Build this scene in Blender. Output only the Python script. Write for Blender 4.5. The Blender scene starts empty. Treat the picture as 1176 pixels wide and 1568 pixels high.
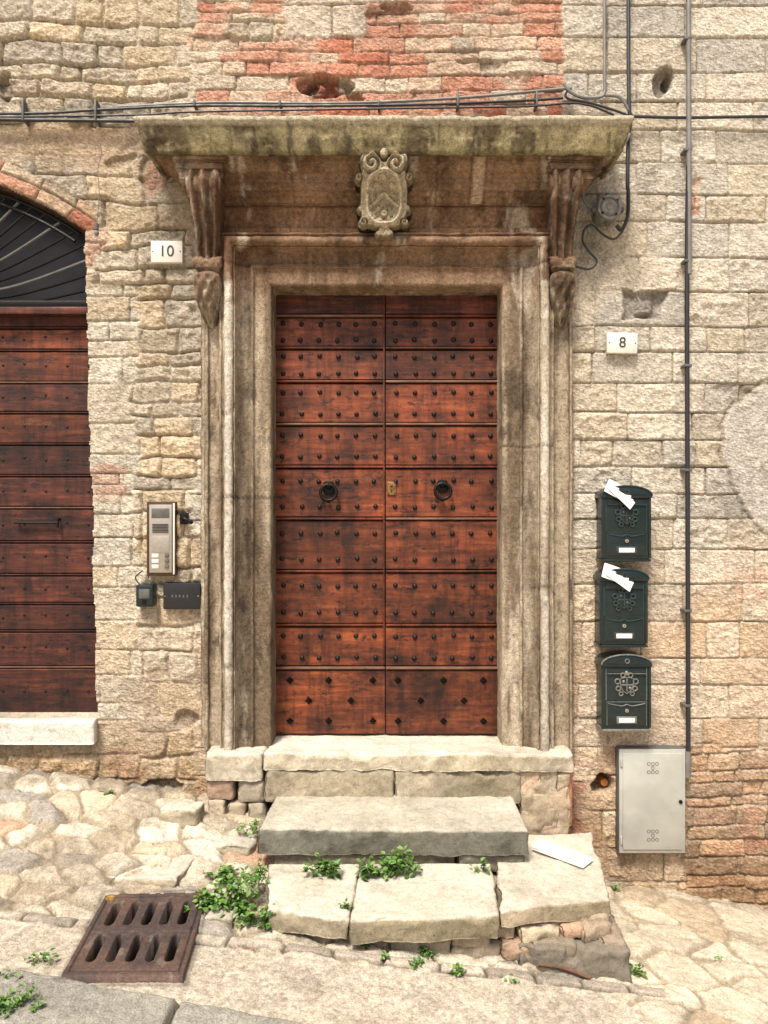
import bpy, bmesh, math, random
import numpy as np
from mathutils import Vector, Matrix
rnd=random.Random(7)
S=260.; D=4.36; CZ=2.35
def X(px,y=0): return (px-588)/S*(D+y)/D
def Z(py,y=0): return CZ-(py-784)/S*(D+y)/D
def PZ(px,py,z):
    k=(CZ-z)*S/(py-784); return ((px-588)/S*k, k*D-D)
def lin(c):
    return tuple(((v/255)/12.92 if v/255<=.04045 else ((v/255+.055)/1.055)**2.4) for v in c)
def A(r,g,b,f=.88):
    return np.array(lin((r,g,b)))*f
# ---------------- numpy noise
def hsh(ix,iy,iz,seed):
    h=(ix*374761393+iy*668265263+iz*1442695041+seed*974634777)&0xffffffff
    h=((h^(h>>13))*1274126177)&0xffffffff
    h=h^(h>>16)
    return (h&0xffffff)/float(0xffffff)
def vn2(x,y,seed):
    x=np.asarray(x,float);y=np.asarray(y,float)
    ix=np.floor(x).astype(np.int64);iy=np.floor(y).astype(np.int64)
    fx=x-ix;fy=y-iy;fx=fx*fx*(3-2*fx);fy=fy*fy*(3-2*fy)
    a=hsh(ix,iy,0,seed);b=hsh(ix+1,iy,0,seed);c=hsh(ix,iy+1,0,seed);d=hsh(ix+1,iy+1,0,seed)
    return ((a*(1-fx)+b*fx)*(1-fy)+(c*(1-fx)+d*fx)*fy)*2-1
def fbm2(x,y,seed,o=4,g=.5):
    s=0;a=1;t=0
    for i in range(o):
        s=s+a*vn2(x*2**i+i*13.7,y*2**i+i*7.1,seed+i);t+=a;a*=g
    return s/t*1.4
def vn3(x,y,z,seed):
    ix=np.floor(x).astype(np.int64);iy=np.floor(y).astype(np.int64);iz=np.floor(z).astype(np.int64)
    fx=x-ix;fy=y-iy;fz=z-iz
    fx=fx*fx*(3-2*fx);fy=fy*fy*(3-2*fy);fz=fz*fz*(3-2*fz)
    r=0
    for k,wz in((0,1-fz),(1,fz)):
        for j,wy in((0,1-fy),(1,fy)):
            for i,wx in((0,1-fx),(1,fx)):
                r=r+hsh(ix+i,iy+j,iz+k,seed)*wx*wy*wz
    return r*2-1
def fbm3(V,f,seed,o=3,g=.5,sc=(1,1,1)):
    s=0;a=1;t=0
    for i in range(o):
        q=f*2**i
        s=s+a*vn3(V[:,0]*q*sc[0]+i*5.3,V[:,1]*q*sc[1]+i*9.1,V[:,2]*q*sc[2]+i*2.7,seed+i);t+=a;a*=g
    return s/t*1.4
def sst(x,a,b):
    t=np.clip((x-a)/(b-a),0,1);return t*t*(3-2*t)
def mix(a,b,t): return a*(1-t)+b*t
# ---------------- materials
def newmat(name):
    m=bpy.data.materials.new(name);m.use_nodes=True
    return m,m.node_tree,m.node_tree.nodes['Principled BSDF']
def tnoise(nt,scale,detail=5,rough=.6,vec=None,sc=None):
    n=nt.nodes.new('ShaderNodeTexNoise');n.inputs['Scale'].default_value=scale
    n.inputs['Detail'].default_value=detail;n.inputs['Roughness'].default_value=rough
    tc=nt.nodes.new('ShaderNodeTexCoord')
    if sc:
        mp=nt.nodes.new('ShaderNodeMapping');mp.inputs['Scale'].default_value=sc
        nt.links.new(tc.outputs['Object'],mp.inputs['Vector']);nt.links.new(mp.outputs['Vector'],n.inputs['Vector'])
    else: nt.links.new(tc.outputs['Object'],n.inputs['Vector'])
    return n
def ramp(nt,src,stops):
    r=nt.nodes.new('ShaderNodeValToRGB');e=r.color_ramp.elements
    while len(e)<len(stops): e.new(.5)
    for el,(p,c) in zip(e,stops):
        el.position=p;el.color=(c,c,c,1) if not hasattr(c,'__len__') else (c[0],c[1],c[2],1)
    nt.links.new(src,r.inputs['Fac']);return r
def mulc(nt,a,b,fac=1,mode='MULTIPLY'):
    m=nt.nodes.new('ShaderNodeMix');m.data_type='RGBA';m.blend_type=mode;m.inputs[0].default_value=fac
    nt.links.new(a,m.inputs[6]);nt.links.new(b,m.inputs[7]);return m.outputs[2]
def bump(nt,src,strength,dist,prev=None):
    b=nt.nodes.new('ShaderNodeBump');b.inputs['Strength'].default_value=strength;b.inputs['Distance'].default_value=dist
    nt.links.new(src,b.inputs['Height'])
    if prev: nt.links.new(prev,b.inputs['Normal'])
    return b.outputs['Normal']
def rockmat(name,rough=.9,b1=.006,b2=.002,f1=45,f2=160,spots=0.0,contrast=.25,vor=0,vs=55,metal=0):
    m,nt,p=newmat(name)
    at=nt.nodes.new('ShaderNodeAttribute');at.attribute_name='Col'
    n1=tnoise(nt,f1,6,.7);n2=tnoise(nt,f2,4,.6)
    r1=ramp(nt,n1.outputs['Fac'],[(.32,1-contrast),(.68,1+contrast*.8)])
    r2=ramp(nt,n2.outputs['Fac'],[(.35,1-contrast*.9),(.62,1+contrast*.5)])
    c=mulc(nt,at.outputs['Color'],r1.outputs['Color']);c=mulc(nt,c,r2.outputs['Color'])
    if spots>0:
        n3=tnoise(nt,75,5,.7);r3=ramp(nt,n3.outputs['Fac'],[(.34,1-spots),(.42,1.)])
        c=mulc(nt,c,r3.outputs['Color'])
    nt.links.new(c,p.inputs['Base Color']);p.inputs['Roughness'].default_value=rough;p.inputs['Metallic'].default_value=metal
    p.inputs['Specular IOR Level'].default_value=.25
    nn=bump(nt,n1.outputs['Fac'],1,b1);nn=bump(nt,n2.outputs['Fac'],1,b2,nn)
    if vor>0:
        tc=nt.nodes.new('ShaderNodeTexCoord');mp=nt.nodes.new('ShaderNodeMapping');mp.inputs['Scale'].default_value=(1,1,1.5)
        ad=nt.nodes.new('ShaderNodeMix');ad.data_type='VECTOR';ad.inputs[0].default_value=.04
        nt.links.new(tc.outputs['Object'],mp.inputs['Vector']);nt.links.new(mp.outputs['Vector'],ad.inputs[4]);nt.links.new(n1.outputs['Color'],ad.inputs[5])
        v=nt.nodes.new('ShaderNodeTexVoronoi');v.inputs['Scale'].default_value=vs;nt.links.new(ad.outputs[1],v.inputs['Vector'])
        nn=bump(nt,v.outputs['Distance'],1,vor,nn)
    if spots>0: nn=bump(nt,r3.outputs['Color'],.8,.003,nn)
    nt.links.new(nn,p.inputs['Normal']);return m
def simple(name,col,rough=.5,metal=0,var=.2,scale=30,b=.0,sc=None):
    m,nt,p=newmat(name)
    n=tnoise(nt,scale,5,.6,sc=sc)
    c=np.array(col)
    r=ramp(nt,n.outputs['Fac'],[(.3,tuple(c*(1-var))),(.7,tuple(np.minimum(c*(1+var),1)))])
    nt.links.new(r.outputs['Color'],p.inputs['Base Color'])
    rr=ramp(nt,n.outputs['Fac'],[(.3,min(rough*1.2,1)),(.7,rough*.85)])
    nt.links.new(rr.outputs['Color'],p.inputs['Roughness']);p.inputs['Metallic'].default_value=metal
    if b: nt.links.new(bump(nt,n.outputs['Fac'],1,b),p.inputs['Normal'])
    return m
def woodmat(name,dark,midc,light,rough=.45,seed=0.):
    m,nt,p=newmat(name)
    g=nt.nodes.new('ShaderNodeNewGeometry')
    tc=nt.nodes.new('ShaderNodeTexCoord');mp=nt.nodes.new('ShaderNodeMapping');mp.inputs['Scale'].default_value=(1.2,3,14)
    ad=nt.nodes.new('ShaderNodeVectorMath');ad.operation='ADD'
    cb=nt.nodes.new('ShaderNodeCombineXYZ')
    mu=nt.nodes.new('ShaderNodeMath');mu.operation='MULTIPLY';mu.inputs[1].default_value=37.
    nt.links.new(g.outputs['Random Per Island'],mu.inputs[0]);nt.links.new(mu.outputs[0],cb.inputs[0]);nt.links.new(mu.outputs[0],cb.inputs[1])
    nt.links.new(tc.outputs['Object'],mp.inputs['Vector']);nt.links.new(mp.outputs['Vector'],ad.inputs[0]);nt.links.new(cb.outputs[0],ad.inputs[1])
    n=nt.nodes.new('ShaderNodeTexNoise');n.inputs['Scale'].default_value=3.;n.inputs['Detail'].default_value=8;n.inputs['Roughness'].default_value=.6
    n.inputs['Distortion'].default_value=.5
    nt.links.new(ad.outputs[0],n.inputs['Vector'])
    r=ramp(nt,n.outputs['Fac'],[(.2,dark),(.5,midc),(.8,light)])
    n2=tnoise(nt,2.4,6,.72,sc=(1,1,1.5));r2=ramp(nt,n2.outputs['Fac'],[(.35,.25),(.5,.85),(.66,1.45)])
    c=mulc(nt,r.outputs['Color'],r2.outputs['Color'])
    r3=ramp(nt,g.outputs['Random Per Island'],[(0,.6),(1,1.25)])
    c=mulc(nt,c,r3.outputs['Color'])
    n4=tnoise(nt,20,8,.78,sc=(.5,1,1));r4=ramp(nt,n4.outputs['Fac'],[(.36,.15),(.47,1.)])
    c=mulc(nt,c,r4.outputs['Color'])
    # vertical run-off grime
    n6=tnoise(nt,9,6,.7,sc=(1.6,1,.22));r6=ramp(nt,n6.outputs['Fac'],[(.36,.45),(.55,1.08)])
    c=mulc(nt,c,r6.outputs['Color'])
    n5=tnoise(nt,9,7,.75,sc=(.5,1,1.4));r5=ramp(nt,n5.outputs['Fac'],[(.60,0.),(.74,.5)])
    mm=nt.nodes.new('ShaderNodeMix');mm.data_type='RGBA';nt.links.new(r5.outputs['Color'],mm.inputs[0])
    nt.links.new(c,mm.inputs[6]);mm.inputs[7].default_value=(light[0]*1.05,light[1]*1.5,light[2]*2.0,1);c=mm.outputs[2]
    nt.links.new(c,p.inputs['Base Color'])
    rr=ramp(nt,n2.outputs['Fac'],[(.3,rough+.25),(.7,rough)]);nt.links.new(rr.outputs['Color'],p.inputs['Roughness'])
    nn=bump(nt,n.outputs['Fac'],.7,.003);nn=bump(nt,r4.outputs['Color'],.5,.002,nn);nt.links.new(nn,p.inputs['Normal'])
    p.inputs['Specular IOR Level'].default_value=.4
    return m
M_wall=rockmat('rough_masonry',.92,.014,.004,34,150,spots=.2,contrast=.22,vor=.007,vs=48)
M_carved=rockmat('weathered_carved_stone',.9,.006,.0025,48,190,spots=.5,contrast=.38)
M_step=rockmat('step_stone',.88,.007,.002,30,170,spots=.3,contrast=.22)
M_ground=rockmat('street_stone',.93,.008,.003,35,140,spots=.35,contrast=.25)
M_castc=rockmat('cast_iron_cover',.7,.003,.001,40,150,contrast=.3,metal=.2)
M_wood=woodmat('red_brown_wood',(.035,.0095,.005),(.150,.034,.0115),(.27,.075,.024),.40)
M_wood2=woodmat('dark_wood',(.014,.006,.005),(.070,.017,.010),(.19,.05,.022),.5)
M_ledge=simple('worn_highlight_ledge_wood',(.15,.075,.045),.6,0,.5,30,.002,sc=(.4,1,1))  # paler worn wood, with the highlight along board tops painted in
M_iron=simple('black_iron',(.012,.011,.010),.42,.7,.3,60,.001)
M_stud=simple('rusted_stud',(.014,.010,.008),.5,.5,.4,80,.001)
M_brass=simple('old_brass',(.30,.18,.07),.4,.8,.3,60)
M_bronze=simple('bronze_frame',(.09,.055,.035),.4,.7,.2,40)
M_alu=simple('brushed_panel',(.40,.36,.31),.4,.5,.1,60)
M_black=simple('black_plastic',(.012,.013,.014),.35,0,.2,40)
M_box=simple('mailbox_enamel',(.012,.022,.022),.30,.2,.25,25)
M_boxhi=simple('mailbox_rubbed_highlight',(.045,.068,.066),.35,.4,.4,60)  # lighter teal on raised trim: rubbed enamel with painted-in highlights
M_boxedge=simple('mailbox_worn_edge',(.20,.20,.18),.45,.4,.35,50)
M_paper=simple('paper',(.78,.77,.74),.8,0,.04,10)
M_print=simple('printed_cover',(.50,.52,.50),.7,0,.25,30)
M_grey=simple('grey_sheet_metal',(.41,.41,.36),.55,.1,.12,7)
M_greyd=simple('grey_dark_trim',(.10,.10,.09),.6,.1,.2,20)
M_cable=simple('black_cable',(.018,.018,.020),.5,0,.2,20)
M_conduit=simple('grey_conduit',(.17,.165,.15),.55,.1,.2,12)
M_jbox=simple('weathered_junction_box',(.20,.19,.165),.6,.1,.4,25,.002)
M_tile=simple('number_tile',(.68,.65,.58),.5,0,.08,30)
M_ink=simple('number_ink',(.03,.03,.035),.5,0,.1,20)
M_darkglass=simple('dark_glass',(.018,.018,.020),.3,0,.5,3)
M_twig=simple('twig_bark',(.13,.06,.03),.8,0,.3,40)
M_orange=simple('orange_pipe',(.40,.14,.04),.6,0,.2,20)
def leafmat():
    m,nt,p=newmat('weed_leaf');g=nt.nodes.new('ShaderNodeNewGeometry')
    r=ramp(nt,g.outputs['Random Per Island'],[(0,(.035,.09,.012)),(.6,(.095,.20,.03)),(1,(.19,.30,.08))])
    nt.links.new(r.outputs['Color'],p.inputs['Base Color']);p.inputs['Roughness'].default_value=.5
    return m
M_leaf=leafmat()
# ---------------- mesh helpers
SC=bpy.context.scene
def link(o): SC.collection.objects.link(o);return o
def npmesh(name,V,F,col=None,mat=None,smooth=True,parent=None):
    V=np.ascontiguousarray(V,dtype=np.float32);F=np.ascontiguousarray(F,dtype=np.int32)
    me=bpy.data.meshes.new(name);me.vertices.add(len(V));me.vertices.foreach_set('co',V.ravel())
    me.loops.add(F.size);me.loops.foreach_set('vertex_index',F.ravel())
    me.polygons.add(len(F));me.polygons.foreach_set('loop_start',np.arange(len(F),dtype=np.int32)*4)
    me.polygons.foreach_set('loop_total',np.full(len(F),4,dtype=np.int32))
    if smooth: me.polygons.foreach_set('use_smooth',np.ones(len(F),dtype=bool))
    if col is not None:
        ca=me.color_attributes.new('Col','FLOAT_COLOR','POINT')
        c4=np.ones((len(V),4),dtype=np.float32);c4[:,:3]=np.clip(col,0,1);ca.data.foreach_set('color',c4.ravel())
    me.update(calc_edges=True);me.validate()
    o=bpy.data.objects.new(name,me)
    if mat: me.materials.append(mat)
    link(o)
    if parent: o.parent=parent
    return o
def empty(name):
    o=bpy.data.objects.new(name,None);o.empty_display_size=.1;return link(o)
def gridfaces(nr,nc,keep=None):
    idx=np.arange(nr*nc).reshape(nr,nc)
    F=np.stack([idx[:-1,:-1],idx[:-1,1:],idx[1:,1:],idx[1:,:-1]],-1)
    if keep is not None: F=F[keep]
    return F.reshape(-1,4)
def skirt(P,keep,off):
    nr,nc=P.shape[:2];idx=np.arange(nr*nc).reshape(nr,nc)
    E=[]
    kk=np.zeros((nr+1,nc+1),bool);kk[1:-1,1:-1]=keep
    d=kk[1:-1,:-1]!=kk[1:-1,1:]
    j,i=np.nonzero(d);E.append(np.stack([idx[j,i],idx[j+1,i]],-1))
    d=kk[:-1,1:-1]!=kk[1:,1:-1]
    j,i=np.nonzero(d);E.append(np.stack([idx[j,i],idx[j,i+1]],-1))
    E=np.concatenate(E);u,inv=np.unique(E,return_inverse=True);inv=inv.reshape(-1,2)
    V=P.reshape(-1,3)[u].copy();V=off(V)
    n=nr*nc
    F=np.stack([E[:,0],E[:,1],inv[:,1]+n,inv[:,0]+n],-1)
    return V,F,u
class B:
    def __init__(s,name): s.name=name;s.bm=bmesh.new();s.mats=[]
    def mi(s,m):
        if m not in s.mats: s.mats.append(m)
        return s.mats.index(m)
    def add(s,t,m,M=None):
        i=s.mi(m)
        if M is not None: bmesh.ops.transform(t,matrix=M,verts=t.verts)
        for f in t.faces: f.material_index=i;f.smooth=True
        me=bpy.data.meshes.new('t');t.to_mesh(me);t.free();s.bm.from_mesh(me);bpy.data.meshes.remove(me)
    def box(s,x0,x1,y0,y1,z0,z1,m,bev=0,M=None,seg=2):
        t=bmesh.new();bmesh.ops.create_cube(t,size=1)
        for v in t.verts: v.co=Vector(((x0+x1)/2+v.co.x*(x1-x0),(y0+y1)/2+v.co.y*(y1-y0),(z0+z1)/2+v.co.z*(z1-z0)))
        if bev: bmesh.ops.bevel(t,geom=t.edges[:],offset=bev,segments=seg,affect='EDGES',profile=.5)
        s.add(t,m,M)
    def prism(s,pts,y0,y1,m,bev=0,M=None):
        t=bmesh.new();vs=[t.verts.new((p[0],y0,p[1])) for p in pts];f=t.faces.new(vs)
        r=bmesh.ops.extrude_face_region(t,geom=[f]);vv=[g for g in r['geom'] if isinstance(g,bmesh.types.BMVert)]
        bmesh.ops.translate(t,vec=(0,y1-y0,0),verts=vv);bmesh.ops.recalc_face_normals(t,faces=t.faces)
        if bev: bmesh.ops.bevel(t,geom=t.edges[:],offset=bev,segments=2,affect='EDGES',profile=.5)
        s.add(t,m,M)
    def tube(s,pts,r,m,seg=8,sub=6,cap=True):
        P=[Vector(p) for p in pts]
        if sub>1 and len(P)>2:
            Q=[]
            for i in range(len(P)-1):
                p0=P[max(i-1,0)];p1=P[i];p2=P[i+1];p3=P[min(i+2,len(P)-1)]
                for k in range(sub):
                    t=k/sub
                    Q.append(.5*((2*p1)+(p2-p0)*t+(2*p0-5*p1+4*p2-p3)*t*t+(-p0+3*p1-3*p2+p3)*t**3))
            Q.append(P[-1]);P=Q
        t=bmesh.new();rings=[]
        for i,p in enumerate(P):
            d=(P[min(i+1,len(P)-1)]-P[max(i-1,0)]).normalized()
            up=Vector((0,1,0)) if abs(d.y)<.9 else Vector((0,0,1))
            a=d.cross(up).normalized();b=d.cross(a)
            rr=r[min(int(i/max(len(P)-1,1)*(len(r)-1)),len(r)-1)] if hasattr(r,'__len__') else r
            rings.append([t.verts.new(p+rr*(math.cos(2*math.pi*k/seg)*a+math.sin(2*math.pi*k/seg)*b)) for k in range(seg)])
        for i in range(len(rings)-1):
            for k in range(seg): t.faces.new((rings[i][k],rings[i][(k+1)%seg],rings[i+1][(k+1)%seg],rings[i+1][k]))
        if cap: t.faces.new(rings[0]);t.faces.new(rings[-1])
        s.add(t,m)
    def sph(s,c,r,m,u=10,v=6):
        t=bmesh.new();bmesh.ops.create_uvsphere(t,u_segments=u,v_segments=v,radius=1)
        if not hasattr(r,'__len__'): r=(r,r,r)
        for w in t.verts: w.co=Vector((c[0]+w.co.x*r[0],c[1]+w.co.y*r[1],c[2]+w.co.z*r[2]))
        s.add(t,m)
    def torus(s,c,R,r,m,M=None,n=28,k=8,sx=1,sz=1):
        t=bmesh.new();g=[]
        for i in range(n):
            a=2*math.pi*i/n
            g.append([t.verts.new(((R+r*math.cos(b))*math.cos(a)*sx,r*math.sin(b),(R+r*math.cos(b))*math.sin(a)*sz)) for b in [2*math.pi*j/k for j in range(k)]])
        for i in range(n):
            for j in range(k): t.faces.new((g[i][j],g[(i+1)%n][j],g[(i+1)%n][(j+1)%k],g[i][(j+1)%k]))
        T=Matrix.Translation(c)
        if M is not None: T=T@M
        s.add(t,m,T)
    def done(s,parent=None,ang=40):
        bmesh.ops.recalc_face_normals(s.bm,faces=s.bm.faces)
        me=bpy.data.meshes.new(s.name);s.bm.to_mesh(me);s.bm.free()
        for m in s.mats: me.materials.append(m)
        try: me.set_sharp_from_angle(angle=math.radians(ang))
        except Exception: pass
        o=link(bpy.data.objects.new(s.name,me))
        if parent: o.parent=parent
        return o
def unitcube(nx,ny,nz):
    Vs=[];Fs=[];n=0
    def face(a,b,fn):
        nonlocal n
        u,v=np.meshgrid(np.linspace(0,1,a+1),np.linspace(0,1,b+1));u=u.ravel();v=v.ravel()
        Vs.append(fn(u,v));Fs.append(gridfaces(b+1,a+1)+n);n+=len(u)
    o=lambda u:np.ones_like(u);z=lambda u:np.zeros_like(u)
    face(nx,ny,lambda u,v:np.stack([u,v,z(u)],-1));face(nx,ny,lambda u,v:np.stack([u,v,o(u)],-1))
    face(nx,nz,lambda u,v:np.stack([u,z(u),v],-1));face(nx,nz,lambda u,v:np.stack([u,o(u),v],-1))
    face(ny,nz,lambda u,v:np.stack([z(u),u,v],-1));face(ny,nz,lambda u,v:np.stack([o(u),u,v],-1))
    V=np.concatenate(Vs);F=np.concatenate(Fs)
    _,first,inv=np.unique(np.round(V*1e6).astype(np.int64),axis=0,return_index=True,return_inverse=True)
    return V[first],inv.reshape(-1)[F]
def block(quad,ztop,zbot,col,res=.018,r=.02,amp=.008,seed=0,f=9.):
    """quad: back-left, back-right, front-right, front-left (x,y)."""
    q=np.array(quad,float);L=np.array([np.linalg.norm((q[1]-q[0]+q[2]-q[3])/2),np.linalg.norm((q[3]-q[0]+q[2]-q[1])/2),0])
    zt=np.array(ztop,float) if hasattr(ztop,'__len__') else np.full(4,float(ztop))
    L[2]=zt.mean()-zbot
    n=[max(2,int(round(l/res))) for l in L]
    V,F=unitcube(*n);p=V*L;rr=min(r,L.min()*.45)
    c=np.clip(p,rr,L-rr);d=p-c;ln=np.linalg.norm(d,axis=1,keepdims=True);ln[ln==0]=1
    p=(c+d/ln*rr)/L
    u,v,w=p[:,0],p[:,1],p[:,2]
    xy=(q[3][None]*((1-u)*(1-v))[:,None]+q[2][None]*(u*(1-v))[:,None]+q[0][None]*((1-u)*v)[:,None]+q[1][None]*(u*v)[:,None])
    ztp=zt[3]*(1-u)*(1-v)+zt[2]*u*(1-v)+zt[0]*(1-u)*v+zt[1]*u*v
    P=np.column_stack([xy,zbot+(ztp-zbot)*w])
    N=np.column_stack([fbm3(P,f,seed+k*31,5,.6) for k in range(3)])
    P2=P+N*amp*np.where(w[:,None]>.97,.5,1.0)
    chip=sst(fbm3(P,7,seed+77,4,.6),.15,.6)*sst(w,.75,.97)*(1-sst(v,.0,.12))
    P2[:,1]+=chip*amp*1.8;P2[:,2]-=chip*amp*1.0
    n1=fbm3(P,6,seed+5,5,.6);n2=fbm3(P,1.8,seed+6,3)
    C=col(P,w,n1,n2) if callable(col) else np.array(col)[None]*(1+.22*n1+.15*n2)[:,None]
    return P2,F,C
def joinblocks(name,bl,mat,parent=None):
    Vs=[];Fs=[];Cs=[];n=0
    for V,F,C in bl: Vs.append(V);Fs.append(F+n);Cs.append(C);n+=len(V)
    return npmesh(name,np.concatenate(Vs),np.concatenate(Fs),np.concatenate(Cs),mat,True,parent)
# ---------------- masonry patterns
def rh(i,s): 
    i=np.asarray(i).astype(np.int64);return hsh(i,i*7+3,i*3+1,s)
def masonry(Xa,Za,rowh,bw,seed,warp=.02,R=.02,jit=(.65,1.4)):
    rng=np.random.RandomState(seed)
    zz=Za+warp*fbm2(Xa*1.4,Za*1.4,seed,3)+.25*warp*fbm2(Xa*9,Za*9,seed+9,2)
    xx=Xa+warp*fbm2(Xa*1.7+5,Za*2.7,seed+3,3)+.3*warp*fbm2(Xa*9,Za*9,seed+19,2)
    n=int(14/rowh*1.6);b=-2.5+np.cumsum(rowh*rng.uniform(jit[0],jit[1],n))
    r=np.clip(np.searchsorted(b,zz),1,n-1)
    dz=np.minimum(zz-b[r-1],b[r]-zz);dx=np.zeros_like(dz);cid=np.zeros_like(r)
    for k in np.unique(r):
        m=r==k;w=np.cumsum(bw*rng.uniform(.5,1.6,int(24/bw*1.4)))-12+rng.uniform(-bw,0)
        c=np.clip(np.searchsorted(w,xx[m]),1,len(w)-1)
        dx[m]=np.minimum(xx[m]-w[c-1],w[c]-xx[m]);cid[m]=c
    R_=R
    d=np.where((dx<R_)&(dz<R_),R_-np.sqrt((R_-dx)**2+(R_-dz)**2),np.minimum(dx,dz))
    return d,r*997+cid
def voro(Xa,Ya,sx,sy,seed,jit=.8):
    x=Xa/sx;y=Ya/sy;ix=np.floor(x).astype(np.int64);iy=np.floor(y).astype(np.int64)
    f1=np.full(x.shape,9.);f2=np.full(x.shape,9.);cid=np.zeros(x.shape,np.int64)
    for dj in(-1,0,1):
        for di in(-1,0,1):
            cx=ix+di;cy=iy+dj
            px=cx+.5+jit*(hsh(cx,cy,1,seed)-.5);py=cy+.5+jit*(hsh(cx,cy,2,seed)-.5)
            d=np.hypot(x-px,y-py)
            c=d<f1
            f2=np.where(c,f1,np.minimum(f2,d));cid=np.where(c,cx*1009+cy,cid);f1=np.where(c,d,f1)
    return (f2-f1)*.5*min(sx,sy),cid,f1
def pal(cid,cols,seed,var=.12):
    cols=np.array(cols);h=rh(cid,seed);i=np.minimum((h*len(cols)).astype(int),len(cols)-1)
    return cols[i]*(1+var*(rh(cid,seed+1)*2-1))[...,None]
AX,AZ,AR=X(-170),Z(763),509/S
def wallfn(Xa,Za):
    PX=588+S*Xa;PY=784-S*(Za-CZ)
    wx=fbm2(Xa*3,Za*3,901,4);wz=fbm2(Xa*3,Za*3,955,4)
    px=PX+22*wx;py=PY+22*wz
    rough=fbm2(Xa*10,Za*10,11,5,.6);fine=fbm2(Xa*38,Za*38,12,3,.6)
    ex=Xa+.015*rough;ez=Za+.012*fine
    _,_,s1=voro(ex,ez,.085,.055,17,.9);_,_,s2=voro(ex+3,ez,.036,.026,18,.9)
    scal=(s1*s1-.25)*1.0+(s2*s2-.25)*.45            # pecked / split stone relief with crisp arrises
    mid=fbm2(Xa*4,Za*4,15,4);low=fbm2(Xa*.8,Za*.8,14,3)
    d1,i1=masonry(Xa,Za,.175,.36,21,.010,.014,(.75,1.3))
    c1=pal(i1,[A(218,208,190),A(224,214,196),A(208,196,176),A(228,216,196),A(214,200,176),A(204,196,182)],31,.09)
    peach=pal(i1,[A(228,204,174),A(220,192,160),A(230,208,182),A(214,184,152),A(226,208,184)],33)
    tp=sst(py+60*low,820,960)[...,None];c1=mix(c1,peach,tp)
    rg=.3+rh(i1,5)*1.1
    h1=sst(d1,0,.009)*.018+(rh(i1,7)-.5)*.013+rg*(rough*.008+scal*.014)*sst(d1,0,.02)
    H=h1;C=c1;Dd=d1
    def put(mask,d,i,h,c):
        nonlocal H,C,Dd
        m=mask;H=mix(H,h,m);C=mix(C,c,m[...,None]);Dd=np.where(m>.5,d,Dd)
    d4,i4=masonry(Xa,Za,.085,.22,51,.022,.012)
    c4=pal(i4,[A(192,164,136),A(204,176,146),A(180,150,124),A(208,172,140),A(168,144,120)],53)
    h4=sst(d4,0,.010)*.018+(rh(i4,7)-.5)*.018+rough*.009+scal*.010
    put(sst(py,1145,1170)*sst(px,1035,1060),d4,i4,h4,c4)
    d2,i2=masonry(Xa,Za,.125,.23,22,.032,.022,(.6,1.5))
    c2=pal(i2,[A(216,202,178),A(222,208,184),A(200,184,160),A(210,190,158),A(192,180,162),A(224,202,170)],35)
    h2=sst(d2,0,.016)*.026+(rh(i2,7)-.5)*.026+(rough*.014+scal*.016)*sst(d2,0,.024)
    mL=1-sst(px,296,312);put(mL,d2,i2,h2,c2)
    d5,i5=masonry(Xa,Za,.16,.42,61,.010,.014,(.6,1.5))
    c5=pal(i5,[A(222,212,192),A(214,202,180),A(226,214,192),A(216,198,170)],63)
    h5=sst(d5,0,.010)*.015+(rh(i5,7)-.5)*.010+rough*.007+scal*.010
    put((1-sst(px,204,216))*sst(py,425,440)*(1-sst(py,1150,1175)),d5,i5,h5,c5)
    d3,i3=masonry(Xa,Za,.080,.24,23,.016,.010,(.75,1.3))
    c3=pal(i3,[A(214,148,122),A(220,160,134),A(208,136,110),A(224,178,152),A(226,196,170),A(212,154,128),A(220,168,142),A(224,206,182)],37)
    c3=mix(c3,np.broadcast_to(A(226,208,184),c3.shape),(sst(mid,.1,.6)*.6)[...,None])
    h3=sst(d3,0,.008)*.014+(rh(i3,7)-.5)*.02+rough*.009+scal*.008
    mB=sst(px,292,300)*(1-sst(PX+3*wx,860,867))*(1-sst(py,178,186));put(mB,d3,i3,h3,c3)
    for (x0,x1,y0,y1,a_) in((112,152,338,438,.9),(122,196,722,768,.6),(228,262,250,300,.8),(1140,1176,870,930,.3),(872,905,1170,1280,.6),(160,230,1140,1190,.4),(1140,1190,1235,1300,.35),(1050,1066,270,330,.8)):
        m=sst(px,x0-6,x0+6)*(1-sst(px,x1-6,x1+6))*sst(py,y0-5,y0+5)*(1-sst(py,y1-5,y1+5))
        put(m*a_,d3,i3,h3,c3)
    m=sst(px,430,440)*(1-sst(px,545,555))*(1-sst(py,50,56))
    put(m,d5,i5,h5+.006,np.broadcast_to(A(220,204,184),c2.shape)*(1+.08*rough[...,None]))
    m=sst(px,345,352)*(1-sst(px,425,432))*sst(py,20,26)*(1-sst(py,52,58));put(m,d2,i2,h2+.004,c2)
    rr=np.hypot(Xa-AX,Za-AZ);ang=np.arctan2(Xa-AX,Za-AZ)
    u=ang*AR/.22+.25*wx;iu=np.floor(u).astype(np.int64);fu=u-iu
    ring2=rr>AR+.078+.006*wx
    dr=np.minimum(np.minimum(fu,1-fu)*.22,np.minimum(rr-AR,AR+.15-rr));dr=np.minimum(dr,np.abs(rr-AR-.078))
    ca=pal(iu+ring2*77,[A(206,146,118),A(214,164,136),A(200,134,108),A(218,186,156),A(212,192,166)],41)
    ha=sst(dr,0,.010)*.016+rough*.010+.008+scal*.008
    ma=((rr>AR-.02)&(rr<AR+.135+.03*wx)&(Za>Z(352)+.25*(Xa-X(128)))&(Xa<X(146))).astype(float)
    put(ma,dr,iu,ha,ca)
    mort=A(216,200,174)
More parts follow.
